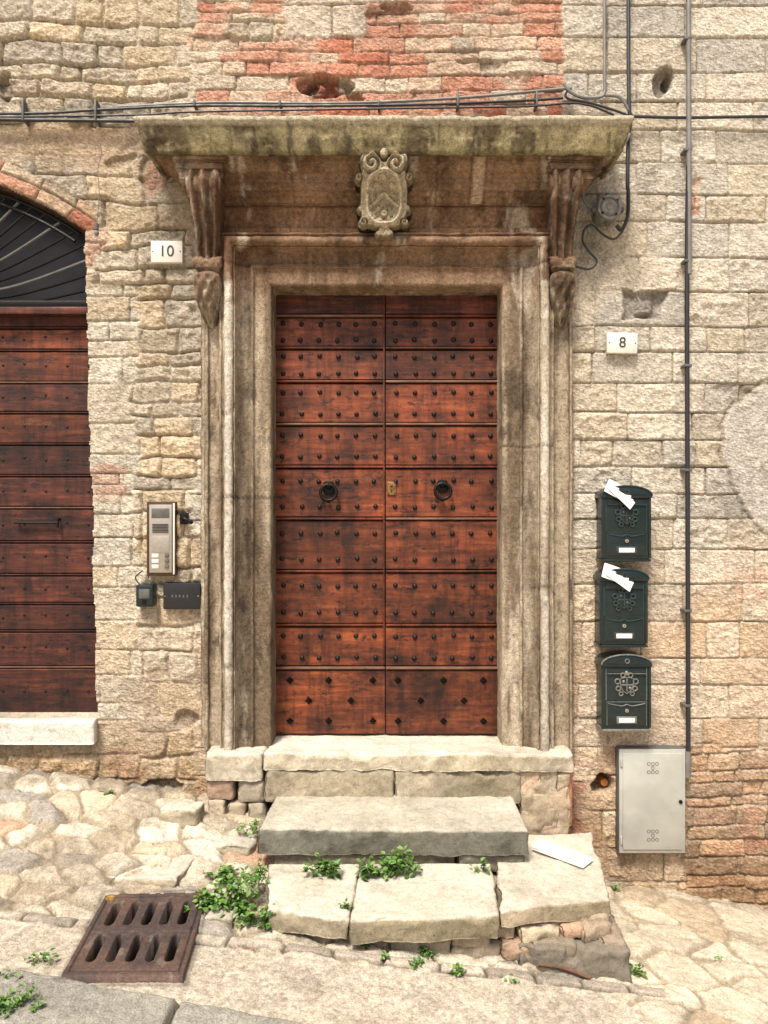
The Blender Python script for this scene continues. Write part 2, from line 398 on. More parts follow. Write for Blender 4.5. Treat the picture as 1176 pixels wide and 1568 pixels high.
    jm=1-sst(Dd,.001,.010);jm*=.5+.5*sst(mid,-.6,.3)
    C=mix(C,np.broadcast_to(mort,C.shape),jm[...,None]*.5)
    C*= (1-.42*(1-sst(Dd,0,.005))*sst(-mid,-.4,.3))[...,None]
    pl=sst(fbm2(Xa*1.6+9,Za*1.6,71,5,.55),.12,.42)
    strength=np.where(PX<300,.7,np.where(PX>865,.5,.2))
    strength=np.where((PX<310)&(PX>120)&(PY>860)&(PY<1130),1.3,strength)
    strength=np.where((PX>860)&(PX<935)&(PY>1000),1.25,strength)
    strength=np.where((PX>880)&(PY>380)&(PY<600)&(PX<1040),.9,strength)
    pl=np.clip(pl*strength+((strength>1)*.35)*sst(mid,-.5,.2),0,1)
    plc=mix(np.broadcast_to(A(216,202,178),C.shape),np.broadcast_to(A(206,182,156),C.shape),sst(py,850,1000)[...,None])
    H=mix(H,.012+rough*.006+mid*.006+scal*.004,pl*.75);C=mix(C,plc,(pl*.5)[...,None])
    m=(1-sst(px,225,245))*sst(py,188,196)*(1-sst(py,232,260));H=mix(H,.010+rough*.008+scal*.004,m*.9);C=mix(C,np.broadcast_to(A(196,172,144),C.shape),(m*.8)[...,None])
    rp=np.hypot((PX-1290)/185.,(PY-700)/150.)+.10*wx+.03*rough
    m=1-sst(rp,.97,.99)
    H=mix(H,.020+rough*.004+fine*.002,m);C=mix(C,np.broadcast_to(A(222,214,202),C.shape),m[...,None]*.85)
    ring=np.exp(-((rp-1.0)/.018)**2);H-=ring*.012;C*=(1-.25*ring)[...,None]
    st=sst(fbm2(Xa*2.2,Za*.9+3,81,5),.1,.7)
    C*= (1-.14*st)[...,None]*(1+.10*fine)[...,None]*(1+.10*rough)[...,None]*(1+.10*np.clip(scal,-1,1))[...,None]
    crust=sst(fbm2(Xa*7,Za*7,85,5,.65),.35,.75);C*=(1-.22*crust)[...,None]
    m=np.exp(-((PX-250)/45.)**2)*sst(PY,215,240)*(1-sst(PY,380,460));C*=(1-.4*m)[...,None]
    m=np.exp(-((PX-905)/28.)**2)*sst(PY,215,240)*(1-sst(PY,360,460));C*=(1-.45*m)[...,None]
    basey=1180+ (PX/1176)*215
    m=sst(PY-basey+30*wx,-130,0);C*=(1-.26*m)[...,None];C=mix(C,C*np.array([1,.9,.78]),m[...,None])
    for (hx,hy,ax,ay,dep,sq) in((1014,122,16,21,.07,0),(1024,118,7,10,.06,0),(505,125,36,20,.07,0),(476,122,16,14,.05,0),(490,128,12,11,-.055,0),(522,128,9,9,-.04,0),
        (3,135,14,26,.06,0),(600,8,26,6,.04,0),(988,463,25,26,.045,1),(930,1203,18,15,.14,0),(290,1100,18,18,.04,0),(255,1205,34,16,.05,0),(235,262,20,30,.03,0),
        (1125,603,34,12,.012,0),(545,142,16,8,.04,0),(735,95,30,8,.015,0),(185,240,30,8,.02,0)):
        qx=(PX-hx+14*wx)/ax;qy=(PY-hy+14*wz)/ay
        q=np.maximum(np.abs(qx),np.abs(qy)) if sq else np.hypot(qx,qy)+.22*rough
        m=1-sst(q,.8,1.1);H-=m*dep;C*=(1-(.35 if dep>.04 else .12)*m)[...,None]
    q=np.maximum(np.abs(PX-988)/12,np.abs(PY-461)/20);m=1-sst(q,.85,1.);H+=m*.05
    H+=fine*.003
    return H,C
def makewall(name,x0,x1,z0,z1,res,parent,cut=True):
    gx=np.arange(x0,x1+res*.5,res);gz=np.arange(z0,z1+res*.5,res)
    Xa,Za=np.meshgrid(gx,gz);H,C=wallfn(Xa,Za)
    P=np.stack([Xa,.035-H,Za],-1)
    xc=(Xa[:-1,:-1]+Xa[1:,1:])/2;zc=(Za[:-1,:-1]+Za[1:,1:])/2
    if cut:
        jag=.006*fbm2(xc*12,zc*12,77,3)
        edge=X(129)+(Z(440)-zc)*.028
        op=(xc<edge+jag+.012*vn2(zc*3,zc*0,5))&(xc>-4.06)&(zc>Z(1100))&(np.hypot(xc-AX,zc-AZ)<AR+jag)
        op|=(xc>X(400))&(xc<X(782))&(zc>.9)&(zc<Z(425))
        keep=~op
        V2,F2,u=skirt(P,keep,lambda V:np.column_stack([V[:,0],np.full(len(V),.33),V[:,2]]))
        V=np.concatenate([P.reshape(-1,3),V2]);F=np.concatenate([gridfaces(*Xa.shape,keep),F2]);Cc=np.concatenate([C.reshape(-1,3),C.reshape(-1,3)[u]*.9])
    else: V=P.reshape(-1,3);F=gridfaces(*Xa.shape);Cc=C.reshape(-1,3)
    return npmesh(name,V,F,Cc,M_wall,True,parent)
bld=empty('stone_building')
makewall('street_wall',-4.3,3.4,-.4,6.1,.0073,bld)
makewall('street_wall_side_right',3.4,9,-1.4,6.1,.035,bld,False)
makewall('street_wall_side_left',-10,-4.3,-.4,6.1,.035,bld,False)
makewall('street_wall_upper',-10,9,6.1,9,.05,bld,False)
# ---------------- portal
xl=X(415,-.04);xr=X(769,-.04);zt=CZ+1.322;zb=.97
def pcol(V,extra=None):
    x,z=V[:,0],V[:,2]
    up=sst(z+.1*fbm3(V,2,301,3),CZ+1.0,CZ+1.45)
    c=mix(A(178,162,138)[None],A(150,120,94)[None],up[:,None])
    st=sst(fbm3(V,3.2,303,5,.65,(2.8,1,.22)),-.15,.35)
    st2=sst(fbm3(V,2.5,307,5,.65),-.05,.4)
    c=mix(c,A(98,78,58)[None],(st*.75*(1-up*.3))[:,None])
    c=mix(c,A(96,68,48)[None],(st2*up*.75)[:,None])
    crust=sst(fbm3(V,9,315,5,.7,(1.3,1,.5)),.15,.5);c=mix(c,A(64,52,41)[None],(crust*.6)[:,None])
    pale=sst(fbm3(V,5,309,5,.68,(2.2,1,.3)),.2,.6);c=mix(c,A(214,200,178)[None],(pale*.6)[:,None])
    c=c*(1+.18*fbm3(V,26,311,3))[:,None]
    return c
prof=[(0,-.20),(0,-.08),(0,.025),(.004,.034),(.012,.038),(.05,.038),(.092,.038),(.098,.042),(.100,.056),(.108,.060),(.116,.058)]
for i in range(9):
    a=i/8*math.pi/2;prof.append((.118+.078*math.sin(a)*1.0,.045+.058*(1-math.cos(a))))
prof+=[(.197,.112),(.201,.112),(.204,.098)]
for i in range(11):
    a=math.pi*(i/10);prof.append((.233-.027*math.cos(a),.105+.029*math.sin(a)))
prof+=[(.262,.092),(.266,.084),(.276,.084),(.278,.095),(.286,.095),(.29,.090),(.291,.05),(.291,.0),(.291,-.05)]
pp=[]
for i in range(len(prof)-1):
    a=np.array(prof[i]);b=np.array(prof[i+1]);n=max(1,int(np.linalg.norm(b-a)/.007))
    for k in range(n): pp.append(a+(b-a)*k/n)
pp.append(np.array(prof[-1]));pp=np.array(pp)
nL=240;nT=130;rows=[]
for t in np.linspace(0,1,nL)[:-1]: rows.append(np.column_stack([xl-pp[:,0],-pp[:,1],zb+t*(zt+pp[:,0]-zb)]))
for t in np.linspace(0,1,nT)[:-1]: rows.append(np.column_stack([(xl-pp[:,0])*(1-t)+(xr+pp[:,0])*t,-pp[:,1],zt+pp[:,0]]))
for t in np.linspace(1,0,nL): rows.append(np.column_stack([xr+pp[:,0],-pp[:,1],zb+t*(zt+pp[:,0]-zb)]))
P=np.array(rows);nr,nc=P.shape[:2];V=P.reshape(-1,3)
C=pcol(V)
prot=np.tile(pp[:,1],nr);W=np.tile(pp[:,0],nr)
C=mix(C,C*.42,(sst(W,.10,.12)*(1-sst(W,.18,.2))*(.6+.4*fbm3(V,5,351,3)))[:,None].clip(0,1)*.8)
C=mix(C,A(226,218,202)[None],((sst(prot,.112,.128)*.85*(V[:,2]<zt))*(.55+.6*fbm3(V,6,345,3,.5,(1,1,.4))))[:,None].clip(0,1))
jd=np.full(len(V),9.)
for (sd,py_) in((-1,762),(1,686),(-1,412),(1,412)):
    jd=np.where(np.sign(V[:,0])==sd,np.minimum(jd,np.abs(V[:,2]-Z(py_)+.006*fbm3(V,12,9,2))),jd)
jm=1-sst(jd,.001,.008);C*=(1-.5*jm)[:,None]
Nz=np.column_stack([fbm3(V,14,401+k*9,5,.65) for k in range(3)])
er=sst(fbm3(V,9,431,4,.6),.25,.7)
V=V+Nz*.0045;V[:,1]+=jm*.008+er*.014*sst(prot,.02,.1)
portal=empty('stone_door_surround')
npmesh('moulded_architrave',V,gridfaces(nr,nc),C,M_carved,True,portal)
pc=lambda P,w,n1,n2:pcol(P)
def pcol_fr(P,w,n1,n2): return pcol(P)*np.array([.95,.9,.84])
bl=[block([(X(309),.06),(xl-.288,.06),(xl-.288,-.034),(X(309),-.034)],CZ+1.66,zb,pc,.014,.010,.008,61),
    block([(xr+.288,.06),(X(876),.06),(X(876),-.034),(xr+.288,-.034)],CZ+1.66,zb,pc,.014,.010,.008,62),
    block([(X(316),.06),(X(322),.06),(X(322),-.058),(X(316),-.058)],CZ+1.1,zb,pc,.010,.006,.005,66),
    block([(X(868),.06),(X(873),.06),(X(873),-.058),(X(868),-.058)],CZ+1.1,zb,pc,.010,.006,.005,67),
    block([(X(320),.04),(X(862),.04),(X(862),-.045),(X(320),-.045)],CZ+1.83,CZ+1.595,pcol_fr,.012,.005,.005,63),
    block([(X(335),.04),(X(848),.04),(X(848),-.066),(X(335),-.066)],CZ+1.650,CZ+1.60,pcol_fr,.010,.005,.004,64),
    block([(X(335),.04),(X(848),.04),(X(848),-.066),(X(335),-.066)],CZ+1.80,CZ+1.775,pcol_fr,.010,.005,.004,65)]
joinblocks('frieze_and_pilaster_strips',bl,M_carved,portal)
cp=[(-.04,2.185),(.30,2.165),(.335,2.155),(.345,2.145),(.345,2.125),(.332,2.119),(.329,2.10),(.318,2.04),(.300,1.985),(.294,1.972),(.284,1.968),(.270,1.968),(.267,1.980),(.225,1.982),(.222,1.95),(.205,1.948),(.203,1.938),(.190,1.922),(.165,1.912),(.160,1.905),(.160,1.875),(.142,1.872),(.140,1.838),(.118,1.834),(.110,1.818),(.085,1.806),(.080,1.795),(.07,1.785),(-.04,1.785)]
q=[]
for i in range(len(cp)-1):
    a=np.array(cp[i]);b=np.array(cp[i+1]);n=max(1,int(np.linalg.norm(b-a)/.008))
    for k in range(n): q.append(a+(b-a)*k/n)
q.append(np.array(cp[-1]));q=np.array(q);hx=1.012;rows=[]
for t in np.linspace(0,1,36)[:-1]: rows.append(np.column_stack([-(hx+q[:,0]),.04-(q[:,0]+.04)*t,CZ+q[:,1]]))
for t in np.linspace(0,1,210)[:-1]: rows.append(np.column_stack([(hx+q[:,0])*(2*t-1),-q[:,0],CZ+q[:,1]]))
for t in np.linspace(1,0,36): rows.append(np.column_stack([(hx+q[:,0]),.04-(q[:,0]+.04)*t,CZ+q[:,1]]))
P=np.array(rows);V=P.reshape(-1,3)
C=pcol(V)*.95;dd=np.tile(q[:,0],len(rows));zz=V[:,2]-CZ
slab=sst(zz,1.962,1.968)*sst(dd,.262,.268)
sc=mix(A(152,140,104)[None],A(98,86,62)[None],sst(fbm3(V,5,501,5,.65,(1,1,.4)),-.2,.4)[:,None])
sc=mix(sc,A(56,48,38)[None],(sst(fbm3(V,13,505,4,.7,(1.5,1,.35)),.1,.45)*.7)[:,None])
sc=mix(sc,A(190,174,136)[None],(sst(fbm3(V,9,509,4,.6),.25,.6)*.45)[:,None])
sc=mix(sc,A(200,190,166)[None],(sst(zz,2.100,2.118)*.8)[:,None])
C=mix(C,sc,slab[:,None])
pp_=sst(V[:,0],.50,.51)*(1-sst(V[:,0],.56,.57))*(1-slab);C=mix(C,A(196,172,146)[None],pp_[:,None]*.8)
jj=sum(np.exp(-((V[:,0]-xj)/.005)**2) for xj in(.49,.575,.30,-.52,-.95))
C*=(1-.5*np.clip(jj,0,1))[:,None]
Nz=np.column_stack([fbm3(V,11,521+k*9,5,.65) for k in range(3)])
edge=sst(fbm3(V,9,541,4,.65),.15,.7)
V=V+Nz*np.where((zz>1.965)&(dd>.262),.006,.003)[:,None];V[:,1]+=edge*.012*slab*sst(dd,.2,.3);V[:,2]-=edge*.010*sst(zz,2.12,2.14)
npmesh('cornice',V,gridfaces(*P.shape[:2]),C,M_carved,True,portal)
bl=[]
for (pa,pb,s_) in((262,346,1),(836,918,2)):
    x0,x1=X(pa,-.25),X(pb,-.25)
    bl.append(block([(x0,.03),(x1,.03),(x1,-.262),(x0,-.262)],CZ+1.985,CZ+1.948,pc,.010,.006,.005,660+s_))
    bl.append(block([(x0+.018,.03),(x1-.018,.03),(x1-.018,-.245),(x0+.018,-.245)],CZ+1.950,CZ+1.905,pc,.010,.012,.005,664+s_))
    bl.append(block([(x0+.035,.03),(x1-.02,.03),(x1-.02,-.225),(x0+.035,-.225)],CZ+1.907,CZ+1.86,pc,.010,.006,.005,668+s_))
joinblocks('console_capping_blocks',bl,M_carved,portal)
def console(px0,px1,name):
    nv=130;nu=40;cx=(X(px0,-.2)+X(px1,-.2))/2;hw=(X(px1,-.2)-X(px0,-.2))/2
    v=np.linspace(0,1,nv);ztop=CZ+1.90;zbot=CZ+1.07
    py_=np.array([0,.06,.14,.3,.45,.56,.575,.62,.635,.67,.72,.80,.90,.97,1.0])
    dep=np.array([.245,.25,.235,.185,.15,.135,.16,.16,.13,.165,.175,.15,.11,.06,.03])
    wd =np.array([1.0,1.02,.96,.82,.70,.62,.78,.78,.62,.78,.84,.78,.6,.36,.15])
    d=np.interp(v,py_,dep);w=np.interp(v,py_,wd)*hw
    us=np.linspace(-1,1,nu);rows=[]
    for k in range(nv):
        z=ztop-(ztop-zbot)*v[k];pts=[]
        pts.append((cx-w[k],.03,z))
        for t in np.linspace(0,.92,6): pts.append((cx-w[k],.03-(.03+d[k]*.93)*t,z))
        for u in us:
            e=1-abs(u)**6*.12
            if v[k]<.56: rel=.018*math.cos(u*math.pi*2.5)*(1 if abs(u)<.92 else .3)
            elif v[k]<.64: rel=.004
            else: rel=.014*math.cos(u*8+ (v[k]-.64)*6)*math.cos(v[k]*46)+.02*(1-u*u)
            pts.append((cx+u*w[k],-(d[k]*e+rel),z))
        for t in np.linspace(.92,0,6): pts.append((cx+w[k],.03-(.03+d[k]*.93)*t,z))
        pts.append((cx+w[k],.03,z));rows.append(pts)
    P=np.array(rows);V=P.reshape(-1,3);C=pcol(V)*.82
    C=mix(C,A(204,188,164)[None],(sst(fbm3(V,9,603,4),.15,.6)*.5)[:,None])
    uu=np.cos(np.clip((V[:,0]-cx)/hw,-1,1)*8);C*=(.86+.16*uu)[:,None]
    Nz=np.column_stack([fbm3(V,18,611+k*9,4,.6) for k in range(3)]);V=V+Nz*.005
    npmesh(name,V,gridfaces(*P.shape[:2]),C,M_carved,True,portal)
    vs=[]
    for (zc,dc,R,sw) in((ztop-.06,.175,.068,1.06),(ztop-.475,.125,.035,.86)):
        th=np.linspace(0,2*math.pi,40);us2=np.linspace(-1,1,18);rows=[]
        for t in th:
            rows.append([(cx+u*hw*sw,-(dc+R*(1-.25*(abs(u)<.35))*math.cos(t)),zc+R*(1-.25*(abs(u)<.35))*math.sin(t)) for u in us2])
        P=np.array(rows)
        E=[]
        for s_ in(-1,1):
            rr_=np.linspace(0,1,14);g=[]
            for t in th: g.append([(cx+s_*hw*sw*(1+.07*math.cos(rr*9-t)*(rr>.15)*(rr<.95)),-(dc+R*rr*math.cos(t)),zc+R*rr*math.sin(t)) for rr in rr_])
            E.append(np.array(g))
        for G in [P]+E:
            Vg=G.reshape(-1,3);vs.append((Vg+.003*np.column_stack([fbm3(Vg,20,651+k,3) for k in range(3)]),gridfaces(*G.shape[:2]),pcol(Vg)*.85))
    joinblocks(name+'_volutes',vs,M_carved,portal)
console(289,338,'console_bracket_a');console(843,889,'console_bracket_b')
# ---------------- coat of arms
def coat():
    yb=-.105;cx=X(588,-.2);cz=(Z(236,-.22)+Z(364,-.16))/2;hw=X(631,-.2)-cx;hh=(Z(236,-.22)-Z(364,-.16))/2
    n=170;u,v=np.meshgrid(np.linspace(-1.08,1.08,n),np.linspace(-1.08,1.08,int(n*1.4)))
    a=np.abs(u);asp=hh/hw
    def circ(cu,cv,r): return r-np.hypot(a-cu,(v-cv)*asp)
    sh=1-((a/.86)**4+(np.abs(v+.05)/.74)**3.2)
    s=np.maximum.reduce([sh*.4,circ(.42,.62,.40),circ(0,.86,.24),circ(.86,.34,.17),circ(.84,-.28,.17),circ(.72,-.62,.2),circ(.2,-.9,.17),circ(0,-.84,.26),circ(.62,.72,.25)])
    s=s+.03*fbm2(u*4,v*4,88,2)
    h=sst(s,0,.10)*.045
    r_in=(a/.60)**2.6+(np.abs((v+.12)*asp)/.80)**2.6
    h+=.022*np.exp(-((r_in-1)/.28)**2)-.006*(r_in<.8)
    for (cu,cv,R) in((.42,.62,.34),(.72,-.62,.17),(.86,.34,.14)):
        rr=np.hypot(a-cu,(v-cv)*asp);t=np.arctan2((v-cv)*asp,a-cu)
        h+=.014*np.cos(rr/R*9-t)*(1-sst(rr,R*.9,R*1.1))
    h+=.012*np.cos(u*16)*np.exp(-((v-.85)/.14)**2)
    ins=r_in<.72
    ch=sst(.09-np.abs((v+.02)*asp+a*.8-.05),0,.05)                      # chevron
    for cu,cv,R in((.27,.16,.12),(0,.30,.10),(0,-.42,.15),(.2,-.30,.07)): ch=np.maximum(ch,sst(R-np.hypot(a-cu,(v-cv)*asp),0,.05))
    h+=ins*(.016*ch+.006*sst(fbm2(u*7,v*10,93,3),.0,.25))
    h+=.003*fbm2(u*20,v*28,95,3)
    P=np.stack([cx+u*hw,yb-h-.03-.125*sst(v,-.35,.75),cz+v*hh],-1)
    sc_=(s[:-1,:-1]+s[1:,1:])/2;keep=sc_>0
    V2,F2,ui=skirt(P,keep,lambda V:np.column_stack([V[:,0],np.full(len(V),-.03),V[:,2]]))
    V=np.concatenate([P.reshape(-1,3),V2]);F=np.concatenate([gridfaces(*u.shape,keep),F2])
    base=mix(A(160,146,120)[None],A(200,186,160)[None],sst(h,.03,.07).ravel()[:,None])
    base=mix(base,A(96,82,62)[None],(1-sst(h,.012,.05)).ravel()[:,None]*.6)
    base=base*(1+.25*fbm2(u*7,v*9,97,4).ravel())[:,None]
    used=np.zeros(len(V),bool);used[F.ravel()]=True;mp=np.cumsum(used)-1
    Cc=np.concatenate([base,base[ui]*.8])
    npmesh('coat_of_arms',V[used],mp[F],Cc[used],M_carved)
coat()
# ---------------- main door
YD=.18
def board(b,x0,x1,z0,z1,y,m,th=.02,ch=.013):
    pr=[(y+.03,z0+.001),(y-th*.6,z0+.001),(y-th,z0+.006),(y-th,z1-ch-.004),(y-th*.35,z1-.004),(y+.03,z1-.004)]
    t=bmesh.new();a=[t.verts.new((x0,p[0],p[1])) for p in pr];c=[t.verts.new((x1,p[0],p[1])) for p in pr]
    t.faces.new(a);t.faces.new(c[::-1])
    for i in range(len(pr)): t.faces.new((a[i],c[i],c[(i+1)%len(pr)],a[(i+1)%len(pr)]))
    bmesh.ops.recalc_face_normals(t,faces=t.faces);b.add(t,m)
door=empty('wooden_double_door')
b=B('door_planks');st=B('iron_studs')
dx0=X(412,YD)-.02;dxm=X(590,YD);dx1=X(772,YD)+.02
ys=[430,483,532,583,648,713,792,872,954,1019,1122]
for L in range(2):
    xa,xb=(dx0,dxm-.003) if L==0 else (dxm+.003,dx1)
    for i in range(len(ys)-1):
        z1=Z(ys[i],YD);z0=Z(ys[i+1],YD);pl=i==len(ys)-2
        yy=YD+rnd.uniform(-.002,.002)-(.014 if pl else 0)
        board(b,xa,xb,z0,z1-.013,yy,M_wood2 if i==0 else M_wood,.022,.010)  # top board in darker wood paints in the shadow under the lintel
        b.box(xa,xb,yy-.032,yy+.02,z1-.0145,z1-.002,M_ledge if (pl or rnd.random()<.25) else M_wood,.003)
        ax,bx=(X(420,YD),X(588,YD)) if L==0 else (X(592,YD),X(765,YD))
        if pl:
            for k,(fx,fz) in enumerate(((.15,.80),(.5,.80),(.9,.80),(.32,.5),(.7,.5),(.15,.2),(.5,.2),(.9,.2))):
                x=ax+(bx-ax)*(fx if L==0 else 1-fx);z=z0+(z1-z0)*fz;r=.022
                t=bmesh.new();vs=[t.verts.new((x+dx_*r,yy-.022,z+dz_*r)) for dx_,dz_ in((1,0),(0,1),(-1,0),(0,-1))];v2=[t.verts.new((x+dx_*r,yy-.026,z+dz_*r)) for dx_,dz_ in((1,0),(0,1),(-1,0),(0,-1))];c=t.verts.new((x,yy-.046,z))
                for q_ in range(4): t.faces.new((v2[q_],v2[(q_+1)%4],c));t.faces.new((vs[q_],vs[(q_+1)%4],v2[(q_+1)%4],v2[q_]))
                st.add(t,M_iron)
        else:
            for row,fz in enumerate((.2,.70)):
                if i==0: continue
                for k in range(6):
                    x=ax+(bx-ax)*((k+.5)/6)+rnd.uniform(-.006,.006)
                    if abs(x-dxm)<.02: continue
                    st.sph((x,yy-.022,z0+(z1-z0)*fz+rnd.uniform(-.005,.005)),(.0155,.015,.0155),M_stud,9,6)
b.box(dx0-.02,dx1+.02,YD+.028,YD+.05,Z(1123,YD),Z(425,YD),M_wood2)
b.box(dxm-.013,dxm-.003,YD-.034,YD+.0,Z(1017,YD),Z(440,YD),M_wood,.003)
b.done(door,30);st.done(door,60)
def knocker(px,py):
    k=B('door_knocker');c=Vector((X(px,YD),YD-.024,Z(py,YD)))
    k.prism([(c.x+.042*math.cos(a)*(1+.08*math.cos(6*a)),c.z+.012+.042*math.sin(a)*(1+.08*math.cos(6*a))) for a in np.linspace(0,2*math.pi,36,endpoint=False)],c.y,c.y-.010,M_iron,.002)
    k.sph((c.x,c.y-.014,c.z+.022),(.022,.024,.022),M_iron,14,10)
    k.torus((c.x,c.y-.034,c.z+.022),.011,.005,M_iron,Matrix.Rotation(math.radians(90),4,'Z'),16,8)
    k.torus((c.x,c.y-.038,c.z-.018),.048,.010,M_iron,Matrix.Rotation(math.radians(-8),4,'X'),36,10)
    k.sph((c.x,c.y-.026,c.z-.068),(.014,.014,.014),M_iron,12,8)
    k.done()
knocker(504,750);knocker(677,748)
k=B('door_lock');c=(X(598,YD)+.006,YD-.028,Z(748,YD))
k.box(c[0]-.026,c[0]+.026,c[1]-.006,c[1]+.006,c[2]-.040,c[2]+.040,M_brass,.003)
k.tube([(c[0],c[1]-.003,c[2]+.012),(c[0],c[1]-.018,c[2]+.012)],.015,M_brass,16,1)
k.sph((c[0],c[1]-.018,c[2]+.012),(.009,.004,.009),M_black,10,6)
k.box(c[0]-.003,c[0]+.003,c[1]-.0075,c[1]-.005,c[2]-.026,c[2]-.010,M_black)
for sx in(-1,1):
    for sz in(-1,1): k.sph((c[0]+sx*.019,c[1]-.006,c[2]+sz*.032),.004,M_stud,6,4)
k.done()
# ---------------- arched door (left)
ad=empty('arched_wooden_door');YG=.16
b=B('garage_planks');g0=-4.1;g1=X(150,YG)
gy=[480,502,536,585,631,679,727,776,828,878,922,964,1019,1098]
for (xa,xb) in((g0,-2.92),(-2.914,g1+.06)):
    for i in range(len(gy)-1):
        z1=Z(gy[i],YG);z0=Z(gy[i+1],YG);yy=YG+rnd.uniform(-.003,.003)
        board(b,xa,xb,z0,z1-.008,yy,M_wood2 if i not in(1,2,4) else M_wood,.02,.010)
        b.box(xa,xb,yy-.022,yy+.02,z1-.009,z1-.002,M_ledge if i in(3,7,12) else M_wood2,.002)
        n=int((xb-xa)/.13)
        if i>0:
            for k in range(n): b.sph((xb-.11-k*.13,yy-.02,(z0+z1)/2+.01*rnd.uniform(-1,1)),(.009,.006,.009),M_stud,8,5)
b.box(g0,g1+.06,YG+.028,YG+.05,Z(1099,YG),Z(470,YG),M_wood2)
b.box(g0,g1+.06,YG-.05,YG+.04,Z(481,YG),Z(470,YG),M_wood2,.006)
b.done(ad,30)
h=B('iron_pull_handle');hz=Z(800,YG)
h.tube([(X(28,YG),YG-.05,hz),(X(94,YG),YG-.05,hz)],.008,M_iron,8,1)
h.tube([(X(32,YG),YG-.02,hz),(X(32,YG),YG-.055,hz)],.006,M_iron,8,1);h.tube([(X(94,YG),YG-.02,hz+.02),(X(94,YG),YG-.05,hz+.02),(X(94,YG),YG-.05,hz-.03)],.008,M_iron,8,1)
h.done(ad)
f=B('fanlight_grille');fz=Z(466,.1);fx=AX
f.box(g0,g1+.05,YG+.10,YG+.11,Z(470,YG),Z(230,YG),M_darkglass)
f.box(g0,g1+.03,.075,.115,Z(472,.1),Z(462,.1),M_iron,.004)
f.box(g0,g1+.05,.05,.12,Z(484,.1),Z(473,.1),M_wood2,.004)
def archhit(a,rad):
    dx_,dz_=math.cos(a),math.sin(a);ox,oz=fx-AX,fz-AZ;bq=ox*dx_+oz*dz_;cq=ox*ox+oz*oz-rad*rad
    return -bq+math.sqrt(bq*bq-cq)
for i in range(1,40):
    a=math.radians(i*4.5);L=min(archhit(a,AR-.03),(1.17/abs(math.cos(a))) if abs(math.cos(a))>.05 else 9)
    p0=(fx+.16*math.cos(a),.095,fz+.16*math.sin(a));p1=(fx+L*math.cos(a),.095,fz+L*math.sin(a));pm=((p0[0]+p1[0])/2,.095,(p0[2]+p1[2])/2-.05*abs(math.cos(a))*L)
    f.tube([p0,pm,p1],.0085,M_greyd if i%3==0 else M_iron,6,8)
for R in(.16,.55):
    f.tube([(fx+R*math.cos(a),.09,fz+R*math.sin(a)) for a in np.linspace(0,math.pi,40)],.008,M_iron,6,1)
for o_ in(.03,.085): f.tube([(AX+(AR-o_)*math.sin(a),.09,AZ+(AR-o_)*math.cos(a)) for a in np.linspace(-.6,.6,60)],.011,M_iron,8,1)
f.done(ad)
V,F,C=block([(-4.1,.2),(X(141),.2),(X(149),-.045),(-4.1,-.045)],Z(1101),Z(1137),A(230,226,214)*1.0,.02,.006,.003,90)
npmesh('door_sill',V,F,C,M_step,True,ad)
# ---------------- ground
wx_=np.array([-4.3,-2.26,-1.07,1.35,2.26,3.4]);wz_=np.array([.906,.83,.67,.154,0.,-.018])
def gz(x,y):
    t=np.clip(-y/1.05,0,1);t=t*t*(3-2*t)
    return np.interp(x,wx_,wz_)*(1-t)+(.39-.12*x)*t
DQ=np.array([PZ(162,1362,.60),PZ(320,1364,.53),PZ(281,1490,.53),PZ(92,1484,.60)])
gx=np.arange(-4.3,3.4001,.008);gy_=np.arange(-2.4,.1201,.008);Xa,Ya=np.meshgrid(gx,gy_)
w1=fbm2(Xa*4,Ya*4,201,3);w2=fbm2(Xa*4,Ya*4,202,3);rough=fbm2(Xa*12,Ya*12,203,5,.6);fine=fbm2(Xa*45,Ya*45,204,2);mid=fbm2(Xa*3,Ya*3,205,4)
d,ci,f1=voro(Xa+.05*w1+.01*rough,Ya+.05*w2+.008*fine,.21,.145,211,.95)
cob=pal(ci,[A(222,210,188),A(210,196,174),A(226,216,196),A(202,186,162),A(216,198,170),A(204,166,138),A(180,172,160),A(224,212,190)],213,.12)
hc=sst(d,.003,.018)*.022+(rh(ci,9)-.5)*.026+rough*.012
mortc=A(200,184,156)
mgap=sst(d,.002,.012)*(1-.5*sst(mid,.1,.5))
cob=mix(np.broadcast_to(mortc*.72,cob.shape),cob,mgap[...,None])
dp,pi_,_=voro(Xa,Ya,.022,.022,221,.95)
cc=mix(np.broadcast_to(A(206,194,174),cob.shape),pal(pi_,[A(220,208,188),A(184,170,150),A(228,216,198),A(162,148,130)],223),(sst(dp,.001,.004)*.5)[...,None])
hp=sst(dp,.0,.006)*.0025+.006*mid+.002*rough
ccr=np.exp(-(np.abs(fbm2(Xa*1.5,Ya*1.5+4,231,4))/.012)**2)*.5;hp=hp-ccr*.004;cc=cc*(1-.3*ccr)[...,None]
mC=sst(-(Ya+.015*w1),1.16,1.175);mR=sst(Xa+.05*w2-(-Ya-1.15)*.55,1.0,1.03)
mC=mC*(1-mR)
d6,i6,_=voro(Xa+.04*w1,Ya+.04*w2,.26,.2,241,.8)
cr=pal(i6,[A(216,202,178),A(206,192,168),A(224,210,186),A(206,186,158)],243,.1);cr=mix(np.broadcast_to(mortc*.75,cr.shape),cr,sst(d6,.002,.016)[...,None]);h6=sst(d6,.002,.02)*.014+rough*.010+(rh(i6,3)-.5)*.012
H=hc;C=cob
H=mix(H,h6,mR*sst(Xa,.9,.95));C=mix(C,cr,(mR*sst(Xa,.9,.95))[...,None])
H=mix(H,hp+.004,mC);C=mix(C,cc,mC[...,None])
yb=-Ya+.012*w1;m=sst(yb,1.105,1.112)*(1-sst(yb,1.165,1.172))*(1-sst(Xa,1.2,1.25))
